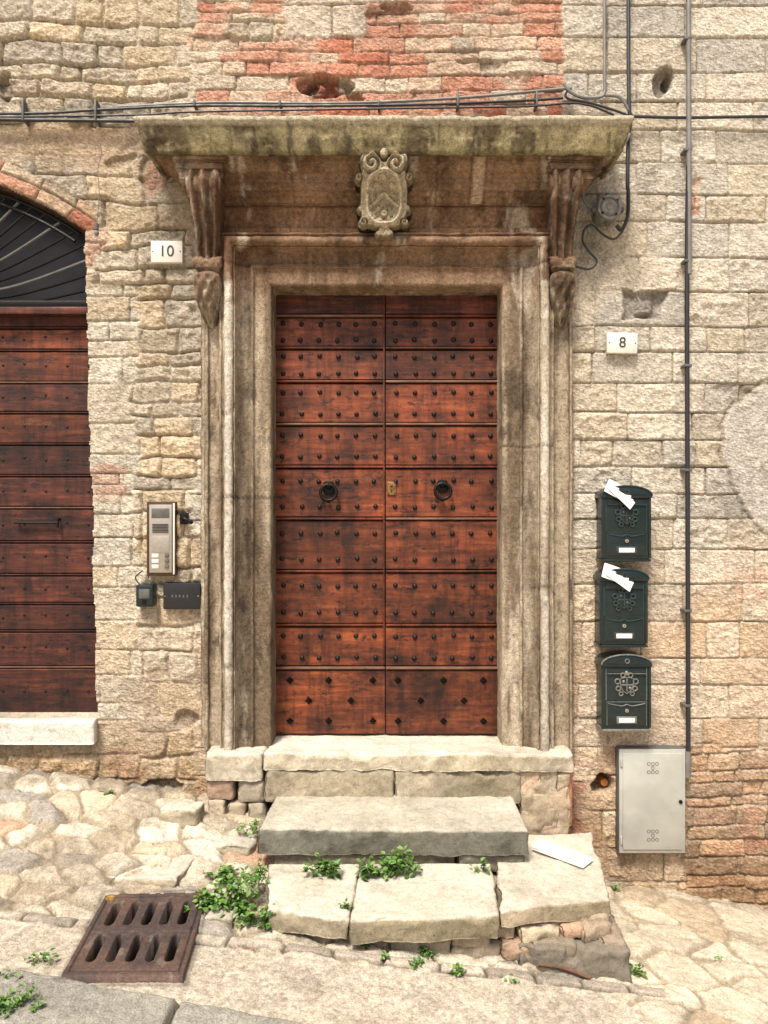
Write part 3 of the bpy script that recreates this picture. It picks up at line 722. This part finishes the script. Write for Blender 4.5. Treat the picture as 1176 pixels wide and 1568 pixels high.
ug=Xa/.22+.2*w2;ig=np.floor(ug).astype(np.int64);fg=ug-ig;dg=np.minimum(np.minimum(fg,1-fg)*.22,np.minimum(yb-1.105,1.17-yb))
cg=pal(ig,[A(196,184,166),A(180,168,152),A(208,196,176)],251);cg=mix(np.broadcast_to(A(100,90,74),cg.shape),cg,sst(dg,.002,.012)[...,None])
H=mix(H,sst(dg,0,.014)*.02+rough*.004,m);C=mix(C,cg,m[...,None])
yb2=-Ya+.10*(Xa+1.4)*-1+.012*w1
m=sst(yb2,1.50,1.506)*(1-sst(yb2,1.80,1.806))*(1-sst(Xa,.25,.27))
ug=Xa/.62+.1*w2+.3;ig=np.floor(ug).astype(np.int64);fg=ug-ig;dg=np.minimum(np.minimum(fg,1-fg)*.62,np.minimum(yb2-1.50,1.806-yb2))
cg=pal(ig,[A(170,166,154),A(158,154,142),A(178,172,158)],253);cg=mix(np.broadcast_to(A(90,82,70),cg.shape),cg,sst(dg,.003,.016)[...,None])
H=mix(H,sst(dg,0,.02)*.035+rough*.006,m);C=mix(C,cg,m[...,None])
C=C*(1+.10*fine+.16*rough-.14*sst(mid,.1,.7))[...,None]
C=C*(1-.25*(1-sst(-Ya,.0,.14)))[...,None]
ins=np.full(Xa.shape,9.)
for k in range(4):
    p,q2=DQ[k],DQ[(k+1)%4];e=q2-p;ins=np.minimum(ins,-(e[0]*(Ya-p[1])-e[1]*(Xa-p[0]))/np.linalg.norm(e))
pit=sst(ins,.012,.03);H=H-pit*.18;C=C*(1-.85*pit)[...,None]
frm=np.exp(-((ins+.012)/.012)**2);C=C*(1-.45*frm)[...,None]
Hh=gz(Xa,Ya)+H
P=np.stack([Xa,Ya,Hh],-1)
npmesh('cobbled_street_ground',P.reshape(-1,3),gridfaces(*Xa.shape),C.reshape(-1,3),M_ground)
def far(name):
    R=300;pl=lambda x,y:(x,y,.385-.12*max(min(x,60),-60))
    xs=[-R,-60,-4.3,3.4,60,R];ysx=[-R,-60,-2.4,.11,60,R];V=[];F=[]
    for y in ysx:
        for x in xs: V.append(pl(x,y))
    n=len(xs)
    for j in range(5):
        for i in range(5):
            if i==2 and j==2: continue
            F.append((j*n+i,j*n+i+1,(j+1)*n+i+1,(j+1)*n+i))
    V=np.array(V,float);npmesh(name,V,np.array(F),np.tile(A(204,192,170),(len(V),1)),M_ground,False)
far('distant_ground')
# ---------------- steps
def scol(top,face):  # paler tops, darker risers: weathering with overhead shading painted in
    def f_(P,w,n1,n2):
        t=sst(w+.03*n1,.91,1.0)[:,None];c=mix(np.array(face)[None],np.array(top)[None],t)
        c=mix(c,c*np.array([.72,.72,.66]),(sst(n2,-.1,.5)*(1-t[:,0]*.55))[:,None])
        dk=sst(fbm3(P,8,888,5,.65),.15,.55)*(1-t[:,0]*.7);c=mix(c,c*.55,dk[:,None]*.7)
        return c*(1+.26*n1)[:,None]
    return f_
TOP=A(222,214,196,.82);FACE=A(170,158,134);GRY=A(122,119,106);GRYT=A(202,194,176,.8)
yA=-.19
bl=[]
xL=X(313,yA);xR=X(878,yA)
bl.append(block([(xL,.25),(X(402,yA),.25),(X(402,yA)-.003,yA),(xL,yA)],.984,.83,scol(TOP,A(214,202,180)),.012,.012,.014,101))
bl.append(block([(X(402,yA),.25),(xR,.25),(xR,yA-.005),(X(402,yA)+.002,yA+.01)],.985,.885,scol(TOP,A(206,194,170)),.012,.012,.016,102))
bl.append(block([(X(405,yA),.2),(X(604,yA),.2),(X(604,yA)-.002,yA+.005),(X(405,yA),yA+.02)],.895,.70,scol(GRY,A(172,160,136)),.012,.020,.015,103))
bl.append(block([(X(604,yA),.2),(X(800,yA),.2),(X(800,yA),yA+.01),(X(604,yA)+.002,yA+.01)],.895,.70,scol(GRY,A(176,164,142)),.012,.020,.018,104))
for r_ in range(5):
    zt_=.89-r_*.115;xx0=X(797,yA);n=[(.0,.55),(.56,1.)] if r_%2 else [(.0,.38),(.39,.72),(.73,1.)]
    for j,(a_,b_) in enumerate(n):
        w_=xR-.01-xx0;cl=[A(194,166,142),A(186,174,154),A(196,178,152),A(182,160,136),A(190,174,148)][(r_*2+j)%5]
        bl.append(block([(xx0+a_*w_,.1),(xx0+b_*w_,.1),(xx0+b_*w_,yA+.022+rnd.uniform(-.005,.005)),(xx0+a_*w_,yA+.024+rnd.uniform(-.005,.005))],zt_,zt_-.113,cl,.012,.012,.018,120+r_*5+j))
bl.append(block([(X(797,yA),.1),(xR-.02,.1),(xR-.02,yA+.020),(X(797,yA),yA+.020)],.88,.1,A(188,170,144),.012,.01,.020,140))
bl.append(block([(xR-.03,.1),(xR+.01,.1),(xR+.01,yA+.05),(xR-.03,yA+.03)],.955,.56,A(204,142,112),.012,.012,.014,141))
for j,(a_,b_,zt_,h_,cl) in enumerate(((0,.5,.835,.12,A(182,154,132)),(.51,1.02,.83,.13,A(176,164,144)),(0,.34,.715,.16,A(196,180,156)),(.35,.68,.70,.16,A(184,168,144)),(.69,1.02,.70,.18,A(166,156,136)))):
    w_=X(402,yA)-xL;bl.append(block([(xL+a_*w_+.01,.1),(xL+b_*w_,.1),(xL+b_*w_,yA+.02),(xL+a_*w_+.01,yA+.03)],zt_,zt_-h_,cl,.012,.02,.018,150+j))
x0,x1=X(398,-.6),X(808,-.6)
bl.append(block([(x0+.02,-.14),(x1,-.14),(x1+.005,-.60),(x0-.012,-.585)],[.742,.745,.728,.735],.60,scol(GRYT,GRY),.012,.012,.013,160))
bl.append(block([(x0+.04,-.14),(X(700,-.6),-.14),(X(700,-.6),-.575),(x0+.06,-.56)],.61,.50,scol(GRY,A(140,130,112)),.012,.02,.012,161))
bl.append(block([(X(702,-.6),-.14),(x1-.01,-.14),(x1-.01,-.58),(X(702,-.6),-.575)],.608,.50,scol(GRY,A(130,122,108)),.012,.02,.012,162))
pz=PZ
z3=.563
a1=pz(410,1392,z3);a2=pz(533,1410,z3);a3=pz(764,1402,z3)
bp=pz(552,1322,z3)
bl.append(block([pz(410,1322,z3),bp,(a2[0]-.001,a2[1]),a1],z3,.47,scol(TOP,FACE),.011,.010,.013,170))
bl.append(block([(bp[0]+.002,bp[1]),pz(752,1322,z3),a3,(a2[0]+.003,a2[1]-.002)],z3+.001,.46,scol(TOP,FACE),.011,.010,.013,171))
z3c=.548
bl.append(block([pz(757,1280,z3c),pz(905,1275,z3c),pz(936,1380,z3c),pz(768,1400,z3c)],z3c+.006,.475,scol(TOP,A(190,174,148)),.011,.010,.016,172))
def rub(x0,x1,yf,z1,z0,cl,sd,tw=0): bl.append(block([(x0,-.5),(x1,-.5),(x1,yf+tw),(x0,yf-tw)],z1,z0,cl,.012,.018,.022,sd))
# riser masonry under the left and middle slabs
rub(-.50,-.24,-1.03,.475,.33,A(186,174,150),301);rub(-.236,.02,-1.04,.475,.30,A(172,160,136),302);rub(.024,.30,-1.045,.475,.28,A(164,152,130),303);rub(.304,.47,-1.035,.475,.38,A(178,162,138),304)
rub(.44,.60,-1.00,.475,.41,A(176,156,132),181);rub(.605,.80,-1.01,.472,.405,A(190,176,150),182);rub(.805,.90,-1.0,.47,.41,A(190,156,130),183);rub(.905,1.04,-1.0,.472,.40,A(170,152,130),184,.02)
rub(.30,.52,-1.035,.40,.30,A(160,146,126),185);rub(.525,.66,-1.04,.41,.32,A(176,150,126),186)
rub(.28,.60,-1.06,.33,.16,A(134,126,110),187,.01)
rub(.60,1.10,-1.07,.405,.12,A(124,116,102),188,-.015);rub(.66,.86,-1.045,.42,.34,A(150,138,118),189)
bl.append(block([(.98,-.15),(1.10,-.15),(1.10,-1.04),(.98,-1.04)],.42,.08,A(160,144,124),.014,.03,.02,230))
bl.append(block([(.6,-.15),(1.06,-.15),(1.04,-.96),(.6,-.96)],.50,.1,A(170,152,130),.016,.03,.015,231))
for j,(px,py,sx,sy,h_) in enumerate(((278,1240,.12,.07,.05),(352,1290,.15,.10,.035),(340,1405,.07,.05,.05),(232,1330,.19,.15,.022))):
    zc=.6;x_,y_=PZ(px,py,zc);zg=float(gz(x_,y_))
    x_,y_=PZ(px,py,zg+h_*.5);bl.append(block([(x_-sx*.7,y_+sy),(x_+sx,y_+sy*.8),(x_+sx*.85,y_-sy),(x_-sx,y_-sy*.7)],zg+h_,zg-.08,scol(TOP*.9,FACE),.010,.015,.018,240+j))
joinblocks('stone_steps',bl,M_step)
# ---------------- drain cover
def drain():
    q=DQ
    n=150;u,v=np.meshgrid(np.linspace(0,1,n),np.linspace(0,1,n))
    xy=q[0]*((1-u)*(1-v))[...,None]+q[1]*(u*(1-v))[...,None]+q[2]*(u*v)[...,None]+q[3]*((1-u)*v)[...,None]
    z=gz(xy[...,0],xy[...,1])
    z=z.mean()+(xy[...,0]-xy[...,0].mean())*-.12+.034
    h=np.zeros_like(u);slot=np.zeros_like(u)
    for r_,vc in((0,.28),(1,.70)):
        for k in range(5):
            uc=.17+k*.165;dv=np.maximum(np.abs(v-vc)-.115,0);dd_=np.hypot((u-uc)*1.,dv)
            slot=np.maximum(slot,1-sst(dd_,.034,.040))
    edge=np.minimum(np.minimum(u,1-u),np.minimum(v,1-v));h-=.006*(np.exp(-((edge-.05)/.008)**2))
    h+=.004*(1-slot)*sst(edge,.06,.07)*(np.abs(v-.49)<.03)
    h-=slot*.12;h-=.05*(1-sst(edge,0,.006))
    h+=.0015*fbm2(u*14,v*14,5,3)
    C=mix(A(88,76,72,.8),A(112,90,80,.8),sst(fbm2(u*5,v*5,8,5,.6),-.4,.5)[...,None])*(1-.93*slot)[...,None]  # slots coloured near black, painting in the shade inside them
    C=mix(C,np.broadcast_to(A(150,140,126),C.shape),(sst(fbm2(u*8,v*8,9,4,.6),.35,.7)*.35*(1-slot))[...,None])
    for (a_,b_) in((.06,.06),(.93,.06)): C=mix(C,np.broadcast_to(A(200,160,50),C.shape),(1-sst(np.hypot(u-a_,v-b_),.03,.05))[...,None]*.6)
    C*=(1-.5*np.exp(-((edge-.05)/.008)**2))[...,None]
    P=np.stack([xy[...,0],xy[...,1],z+h],-1)
    npmesh('drain_cover',P.reshape(-1,3),gridfaces(n,n),C.reshape(-1,3),M_castc,True)
drain()
# ---------------- house numbers
def sign(px0,px1,py0,py1,txt,rot):
    e=empty('house_number_sign');cx=(X(px0)+X(px1))/2;cz=(Z(py0)+Z(py1))/2;w=(X(px1)-X(px0))/2;h_=(Z(py0)-Z(py1))/2
    y=-.02;b=B('tile');M=Matrix.Translation((cx,y,cz))@Matrix.Rotation(rot,4,'Y')
    b.box(-w,w,-.006,.03,-h_,h_,M_tile,.003,M)
    for sx in(-1,1): b.sph((cx+sx*(w-.012),y-.006,cz-sx*rot*w),.004,M_stud,8,5)
    b.done(e)
    cu=bpy.data.curves.new('n','FONT');cu.body=txt;cu.size=h_*1.45;cu.extrude=.001;cu.align_x='CENTER';cu.align_y='CENTER'
    to=bpy.data.objects.new('n',cu);link(to);bpy.context.view_layer.update()
    me=bpy.data.meshes.new_from_object(to.evaluated_get(bpy.context.evaluated_depsgraph_get()));bpy.data.objects.remove(to)
    me.materials.clear();me.materials.append(M_ink);o=link(bpy.data.objects.new('numeral',me));o.parent=e
    o.matrix_world=Matrix.Translation((cx,y-.008,cz))@Matrix.Rotation(rot,4,'Y')@Matrix.Rotation(math.radians(90),4,'X')
sign(233,281,371,404,'10',0.0);sign(928,974,511,542,'8',0.02)
# ---------------- intercom
b=B('intercom_panel');x0,x1,z0,z1=X(225,-.03),X(269,-.03),Z(882,-.03),Z(768,-.03)
b.box(x0,x1,-.035,.03,z0,z1,M_bronze,.004)
b.box(x0+.016,x1-.02,-.040,-.03,z0+.02,z1-.018,M_alu,.002)
b.box(x0+.03,x1-.034,-.043,-.038,z1-.095,z1-.04,M_greyd,.002)
for i in range(6): b.box(x0+.035,x1-.04,-.044,-.038,z1-.135-i*.009,z1-.131-i*.009,M_black)
b.box(x0+.03,x1-.034,-.043,-.038,z1-.30,z1-.2,M_alu,.002)
for i in range(3):
    b.box(x0+.032,x0+.072,-.044,-.038,z0+.045+i*.032,z0+.067+i*.032,M_tile,.001);b.box(x1-.060,x1-.036,-.048,-.038,z0+.045+i*.032,z0+.067+i*.032,M_greyd,.003)
b.box(x1-.014,x1-.004,-.038,-.03,z0+.01,z1-.01,M_tile,.001)
b.done()
b=B('doorbell_box');x0,x1,z0,z1=X(209,-.03),X(236,-.03),Z(929,-.03),Z(895,-.03);b.box(x0,x1,-.05,.03,z0,z1,M_box,.012);b.box(x0+.02,x1-.02,-.054,-.045,z0+.05,z1-.025,M_greyd,.003);b.tube([((x0+x1)/2,-.045,z0+.03),((x0+x1)/2,-.056,z0+.03)],.014,M_iron,14,1);b.tube([(x0+.02,-.01,z1-.01),(x0-.01,-.02,z1+.04),(x0+.03,-.005,z1+.08)],.004,M_cable,6);b.done()
b=B('name_plate');x0,x1,z0,z1=X(250,-.02),X(307,-.02),Z(933,-.02),Z(893,-.02);b.box(x0,x1,-.024,.03,z0,z1,M_black,.004)
for i in range(5): b.box(x0+.05+i*.022,x0+.058+i*.022,-.0255,-.022,(z0+z1)/2-.008,(z0+z1)/2+.008,M_greyd,.001)
for sx in (x0+.012,x1-.012):
    b.sph((sx,-.025,(z0+z1)/2),.005,M_brass,8,5)
b.done()
b=B('wall_bolt');b.tube([(X(280),.02,Z(797)),(X(284),-.05,Z(793)),(X(296),-.055,Z(799))],.008,M_iron,8);b.sph((X(296),-.055,Z(799)),.014,M_iron);b.box(X(276),X(288),-.01,.02,Z(803),Z(785),M_iron,.003);b.done()
# ---------------- mailboxes
def mailbox(px0,px1,py0,py1,letter,worn):
    d_=.115;yf=-d_;x0,x1=X(px0,yf),X(px1,yf);z0,z1=Z(py1,yf),Z(py0,yf);w=x1-x0;cx=(x0+x1)/2;H_=z1-z0
    b=B('mailbox');e=M_boxedge if worn else M_boxhi
    zt_=z1-.055;b.box(x0+.012,x1-.012,yf,.02,z0+.012,zt_,M_box,.006)
    arc=[(cx+(w/2)*math.cos(a),zt_-.01+ .058*math.sin(a)) for a in np.linspace(0,math.pi,18)]
    b.prism(arc+[(x0,zt_-.022),(x1,zt_-.022)],yf-.012,.02,M_box,.004)
    arc2=[(cx+(w/2-.03)*math.cos(a),zt_-.004+.036*math.sin(a)) for a in np.linspace(0,math.pi,16)]
    b.prism(arc2,yf-.017,yf-.01,M_box,.002)
    b.tube([(p[0],yf-.013,p[1]) for p in arc],.0045,e,6,1)
    b.torus((cx,yf-.018,zt_+.012),.012,.0025,e,None,18,6)
    b.box(x0+.035,x1-.035,yf-.008,yf,zt_-.062,zt_-.034,M_box,.003)
    b.tube([(x0+.035,yf-.009,zt_-.062),(x1-.035,yf-.009,zt_-.062)],.002,e,6,1)
    for sx in(x0+.012,x1-.012): b.box(sx-.008,sx+.008,yf-.005,yf+.02,z0+.02,zt_-.02,M_box,.004)
    for sx in(x0+.03,x1-.03): b.tube([(sx,yf-.001,z0+H_*.40),(sx,yf-.001,zt_-.03)],.0022,e,6,1)
    ez=z0+H_*.60;sh=[(-.038,.035),(-.012,.042),(.012,.042),(.038,.035),(.036,-.005),(.022,-.035),(0,-.05),(-.022,-.035),(-.036,-.005)]
    b.prism([(cx+p[0],ez+p[1]) for p in sh],yf-.010,yf+.002,M_box,.004)
    b.tube([(cx+p[0],yf-.010,ez+p[1]) for p in sh+[sh[0]]],.003,e,6,1)
    b.box(cx-.003,cx+.003,yf-.014,yf-.008,ez-.04,ez+.036,e,.001);b.box(cx-.034,cx+.034,yf-.014,yf-.008,ez-.004,ez+.003,e,.001)
    for sx,sz in((-.018,.018),(.018,-.018)): b.sph((cx+sx,yf-.011,ez+sz),(.009,.005,.009),e,8,5)
    for s_ in(-1,1):
        b.torus((cx+s_*.052,yf-.006,ez+.018),.014,.0045,e,None,16,6);b.torus((cx+s_*.047,yf-.006,ez-.022),.013,.0045,e,None,16,6);b.torus((cx+s_*.022,yf-.008,ez+.054),.012,.004,e,None,16,6)
        b.torus((cx+s_*.032,yf-.006,ez-.052),.011,.004,e,None,16,6)
    b.sph((cx,yf-.008,ez+.066),(.012,.007,.014),e)
    b.box(x0+.032,x1-.032,yf-.006,yf+.002,z0+.035,z0+H_*.38,M_box,.003)
    b.tube([(x0+.033,yf-.007,z0+.036),(x0+.033,yf-.007,z0+H_*.38),(x1-.033,yf-.007,z0+H_*.38),(x1-.033,yf-.007,z0+.036)],.0022,e,6,1)
    b.tube([(x0+.04,yf-.007,z0+H_*.36),(cx-.03,yf-.009,z0+H_*.33),(cx,yf-.009,z0+H_*.35),(cx+.03,yf-.009,z0+H_*.33),(x1-.04,yf-.007,z0+H_*.36)],.003,e,6,4)
    b.tube([(cx,yf-.004,z0+H_*.27),(cx,yf-.014,z0+H_*.27)],.010,M_alu,14,1);b.sph((cx,yf-.014,z0+H_*.27),.004,M_black,6,4)
    b.box(cx-.058,cx+.058,yf-.010,yf-.004,z0+.047,z0+.088,e,.003);b.box(cx-.045,cx+.045,yf-.012,yf-.008,z0+.053,z0+.079,M_paper,.001)
    b.box(x0+.006,x1-.006,yf-.008,.02,z0,z0+.014,e if worn else M_box,.004)
    if letter:
        M=Matrix.Translation((cx-.06,yf-.02,zt_+.012))@Matrix.Rotation(math.radians(letter),4,'Y')@Matrix.Rotation(math.radians(-24),4,'X')
        b.box(-.07,.085,-.0015,.0015,-.035,.055,M_paper,0,M)
        M=Matrix.Translation((cx-.045,yf-.024,zt_+.0))@Matrix.Rotation(math.radians(letter+16),4,'Y')@Matrix.Rotation(math.radians(-30),4,'X')
        b.box(-.07,.10,-.001,.001,-.03,.04,M_paper,0,M)
    b.done()
mailbox(920,998,742,860,28,False);mailbox(917,993,869,991,20,False);mailbox(920,998,1000,1120,0,True)
# ---------------- utility box
b=B('utility_meter_box');yf=-.04;x0,x1,z0,z1=X(947,yf),X(1050,yf),Z(1307,yf),Z(1146,yf)
b.box(x0,x1,yf,.04,z0,z1,M_greyd,.004);b.box(x0+.004,x1-.004,yf-.004,yf+.01,z0+.004,z1-.004,M_grey,.003)
b.box(x0+.022,x1-.022,yf-.012,yf,z0+.025,z1-.025,M_grey,.006)
for zz_ in(z1-.11,z0+.11):
    for i in range(3):
        for j in range(3):
            if (i+j)%2==0 or i==1: b.torus(((x0+x1)/2+(i-1)*.024,yf-.0125,zz_+(j-1)*.024),.009,.0016,M_greyd,None,14,5)
b.tube([(x1-.035,yf-.01,(z0+z1)/2),(x1-.035,yf-.018,(z0+z1)/2)],.011,M_iron,12,1)
for zz_ in(z0+.08,z1-.08): b.box(x0+.008,x0+.02,yf-.014,yf,zz_-.025,zz_+.025,M_grey,.003)
b.done()
b=B('drain_pipe_stub');b.tube([(X(930),.16,Z(1203)),(X(931),.07,Z(1205))],.022,M_orange,14,1);b.done()
# ---------------- cables & pipes
b=B('wall_conduit');yc=-.035
b.tube([(X(1053,yc),yc,Z(-60,yc)),(X(1055,yc),yc,Z(180,yc)),(X(1052,yc),yc,Z(400,yc)),(X(1053,yc),yc,Z(800,yc)),(X(1054,yc),yc,Z(1185,yc))],.0135,M_cable,10,4)
b.tube([(X(1054,yc),yc,Z(-60,yc)),(X(1055,yc),yc-.003,Z(420,yc))],.0150,M_conduit,10,1)
for py in(60,230,400,560,720,935,1080): b.box(X(1053,yc)-.024,X(1053,yc)+.020,yc-.016,.02,Z(py+2,yc),Z(py-2,yc),M_greyd,.002)
b.tube([(X(1053,yc),yc,Z(1150,yc)),(X(1053,yc),yc,Z(1190,yc))],.018,M_conduit,10,1)
b.done()
b=B('thin_wall_conduit');
b.tube([(X(925,yc),yc,Z(-60,yc)),(X(926,yc),yc,Z(120,yc)),(X(926,yc),yc,Z(140,yc)),(X(918,yc),yc,Z(149,yc)),(X(890,yc),yc,Z(149,yc)),(X(870,yc),yc,Z(138,yc)),(X(864,yc),yc,Z(128,yc))],.0095,M_conduit,8,5)
b.tube([(X(962,yc),yc,Z(-60,yc)),(X(963,yc),yc,Z(150,yc)),(X(966,yc),yc,Z(180,yc)),(X(962,yc),yc,Z(215,yc)),(X(961,yc),yc,Z(290,yc))],.0115,M_cable,8,5)
b.tube([(X(926,yc),yc,Z(146,yc)),(X(950,yc),yc,Z(150,yc)),(X(966,yc),yc,Z(175,yc))],.009,M_conduit,8,5)
b.done()
b=B('electric_cable')
def run(pts,r,y,m=M_cable,sag=0): b.tube([(X(p,y_),y_,Z(q_,y_)) for (p,q_,y_) in [(t if len(t)==3 else (t[0],t[1],y)) for t in pts]],r,m,7,5)
run([(-500,178),(-200,180),(0,183),(200,185),(215,184)],.011,-.03)
run([(-500,168),(0,174),(150,168),(290,162),(450,162),(640,160),(800,154),(862,150)],.008,-.03)
run([(180,164),(330,157),(520,158),(700,150),(860,136),(872,136)],.009,-.03,M_conduit)
run([(0,179),(210,176),(300,171),(600,166),(800,163),(870,158),(905,162),(940,176)],.006,-.035)
run([(870,136),(868,150),(905,158),(950,172),(965,180)],.007,-.03)
run([(963,178),(1055,180),(1200,178),(1500,177)],.009,-.03)
run([(961,285),(963,320),(955,350),(940,366),(922,358),(908,345),(896,350),(892,368),(903,386),(914,400),(902,412),(880,408)],.0065,-.06,M_cable)
run([(965,205),(948,232),(922,258),(900,280),(893,303),(903,316),(915,320)],.008,-.06,M_conduit)
run([(962,290),(961,330),(952,352),(944,345)],.011,-.05)
run([(152,215),(155,235),(150,260),(152,300),(148,345)],.0025,-.05,M_conduit)
for px in(40,150,300,430,580,700,820): b.box(X(px)-.006,X(px)+.006,-.045,.03,Z(190 if px<200 else 168),Z(158 if px<700 else 146),M_greyd,.002)
b.done()
b=B('junction_box');c=(X(931,-.07),-.07,Z(320,-.07));rr=.070
b.prism([(c[0]+rr*math.cos(a),c[2]+rr*math.sin(a)) for a in np.linspace(0,2*math.pi,24,endpoint=False)],-.105,.03,M_jbox,.006)
b.torus((c[0],-.106,c[2]),.050,.006,M_greyd);b.sph((c[0],-.106,c[2]),(.022,.010,.022),M_jbox)
for a in range(4): b.sph((c[0]+.056*math.cos(a*1.57+.7),-.107,c[2]+.056*math.sin(a*1.57+.7)),.008,M_iron,8,5)
for a in(0,1.57,3.14,4.71): b.tube([(c[0]+.06*math.cos(a),-.06,c[2]+.06*math.sin(a)),(c[0]+.092*math.cos(a),-.06,c[2]+.092*math.sin(a))],.016,M_greyd,10,1)
b.done()
b=B('hanging_bulb_socket');b.tube([(X(148,-.05),-.05,Z(343,-.05)),(X(148,-.05),-.05,Z(352,-.05))],.012,M_greyd,10,1);b.sph((X(148,-.05),-.05,Z(357,-.05)),(.014,.014,.018),M_conduit);b.done()
# ---------------- paper on step, twig
b=B('folded_newspaper');x_,y_=PZ(860,1306,.575);M=Matrix.Translation((x_,y_,.578))@Matrix.Rotation(math.radians(-42),4,'Z')@Matrix.Rotation(math.radians(1),4,'Y')
b.box(-.15,.15,-.055,.055,-.014,-.006,M_paper,.002,M);b.box(-.148,.147,-.054,.054,-.005,.0,M_paper,.002,M);b.box(-.145,.145,-.053,.052,.001,.006,M_paper,.002,M);b.box(-.04,.13,-.035,.035,.0065,.0085,M_print,0,M);b.box(-.14,.14,-.056,-.045,-.004,.0095,M_paper,.002,M);b.done()
b=B('fallen_twig');pa=PZ(824,1494,.28);pb=PZ(905,1513,.26);mz=lambda p:float(gz(p[0],p[1]))+.022
b.tube([(pa[0],pa[1],mz(pa)),((pa[0]+pb[0])/2,(pa[1]+pb[1])/2+.008,mz(pa)-.004),(pb[0],pb[1],mz(pb))],[.006,.008,.004],M_twig,7,5);b.done()
# ---------------- weeds
def weed(c,r,n,seed,ls=.022):
    R=random.Random(seed);bm=bmesh.new();base=Vector(c)
    ns=max(4,n//12);stems=[]
    for s_ in range(ns):
        a=R.uniform(0,6.28);t=R.random()**.6
        tip=base+Vector((r[0]*t*math.cos(a),r[1]*t*math.sin(a),r[2]*R.uniform(.25,1)*(1.1-.6*t)))
        root=base+Vector((r[0]*.5*t*math.cos(a),r[1]*.5*t*math.sin(a),-.01));stems.append((root,tip))
        dr=(tip-root);sd=dr.cross(Vector((0,1,.1))).normalized()*.0015
        m_=(root+tip)/2+Vector((0,0,r[2]*.12))
        v=[bm.verts.new(p) for p in(root-sd,root+sd,m_+sd,m_-sd)];bm.faces.new(v)
        v=[bm.verts.new(p) for p in(m_-sd,m_+sd,tip+sd*.5,tip-sd*.5)];bm.faces.new(v)
    for i in range(n):
        ro,ti=R.choice(stems);t=R.uniform(.25,1.05);p=ro.lerp(ti,t)+Vector((0,0,r[2]*.12*4*t*(1-t)))+Vector([R.gauss(0,ls*.5) for _ in range(3)])
        L=ls*R.uniform(.5,1.4);az=R.uniform(0,6.28);el=R.uniform(-.5,.7)
        d=Vector((math.cos(az)*math.cos(el),math.sin(az)*math.cos(el),math.sin(el)));sd=d.cross(Vector((R.uniform(-.5,.5),R.uniform(-.5,.5),1))).normalized();up=sd.cross(d)
        pts=[p,p+d*L*.35+sd*L*.38+up*L*.1,p+d*L*.75+sd*L*.27+up*L*.06,p+d*L*1.1-up*L*.1,p+d*L*.75-sd*L*.27+up*L*.06,p+d*L*.35-sd*L*.38+up*L*.1]
        vs=[bm.verts.new(q_) for q_ in pts];bm.faces.new((vs[0],vs[1],vs[2],vs[3]));bm.faces.new((vs[0],vs[3],vs[4],vs[5]))
    me=bpy.data.meshes.new('weed_plant');bm.to_mesh(me);bm.free();me.materials.append(M_leaf);link(bpy.data.objects.new('weed_plant',me))
def wp(px,py,z=None,dz=0):
    if z is None:
        z=.5
        for _ in range(6):
            x_,y_=PZ(px,py,z);z=float(gz(x_,y_))+dz
    x_,y_=PZ(px,py,z);return(x_,y_,z)
weed(wp(355,1398),(.15,.10,.25),420,1,.026);weed(wp(388,1422),(.10,.05,.17),220,2,.024);weed(wp(345,1350),(.09,.09,.10),170,9,.022);weed(wp(392,1352,.56),(.07,.06,.10),110,8,.022);weed(wp(385,1275,.62),(.07,.05,.08),90,3,.018)
c=wp(492,1340,.565);weed(c,(.11,.045,.11),170,4,.025);c=wp(570,1342,.565);weed(c,(.10,.05,.12),150,5,.026);c=wp(612,1340,.565);weed(c,(.10,.05,.15),150,10,.028)
weed(wp(740,1334,.565),(.05,.03,.07),55,6,.018);weed(wp(528,1392,.566),(.03,.03,.03),35,7,.016)
for i,(px,py,s_,n) in enumerate(((552,1448,.05,60),(650,1462,.05,90),(640,1478,.05,60),(968,1492,.06,80),(20,1545,.13,260),(60,1475,.06,50),(15,1505,.05,60),(168,1215,.03,25),(700,1492,.05,50),(470,1432,.03,26),(950,1362,.06,36),(1100,1470,.03,16),(300,1395,.05,50),(590,1468,.03,26),(780,1500,.03,24),(240,1420,.02,12))):
    weed(wp(px,py,None,.012),(s_,s_*.5,s_*.7),n,20+i,.016)
# ---------------- light, sky, camera
az=math.radians(203);el=math.radians(59)
sd=Vector((math.sin(az)*math.cos(el),math.cos(az)*math.cos(el),math.sin(el)))
L=bpy.data.lights.new('sun','SUN');L.energy=5.0;L.angle=math.radians(14);L.color=(1,.945,.86)
lo=link(bpy.data.objects.new('sun',L));lo.rotation_euler=(-sd).to_track_quat('-Z','Y').to_euler()
w=bpy.data.worlds.new('World');SC.world=w;w.use_nodes=True;nt=w.node_tree;bg=nt.nodes['Background']
sk=nt.nodes.new('ShaderNodeTexSky');sk.sky_type='NISHITA';sk.sun_disc=False;sk.sun_elevation=el;sk.sun_rotation=az
sk.dust_density=6;sk.ozone_density=.3;sk.air_density=.7
nt.links.new(sk.outputs[0],bg.inputs[0]);bg.inputs[1].default_value=.15
cam=bpy.data.cameras.new('camera');cam.sensor_fit='VERTICAL';cam.sensor_height=36;cam.sensor_width=27;cam.lens=18/(784/S/D);cam.clip_end=1000;cam.clip_start=.05
co=link(bpy.data.objects.new('camera',cam));co.location=(0,-D,CZ);co.rotation_euler=(math.radians(90),0,0);SC.camera=co
SC.view_settings.view_transform='Standard';SC.view_settings.look='None';SC.view_settings.exposure=0
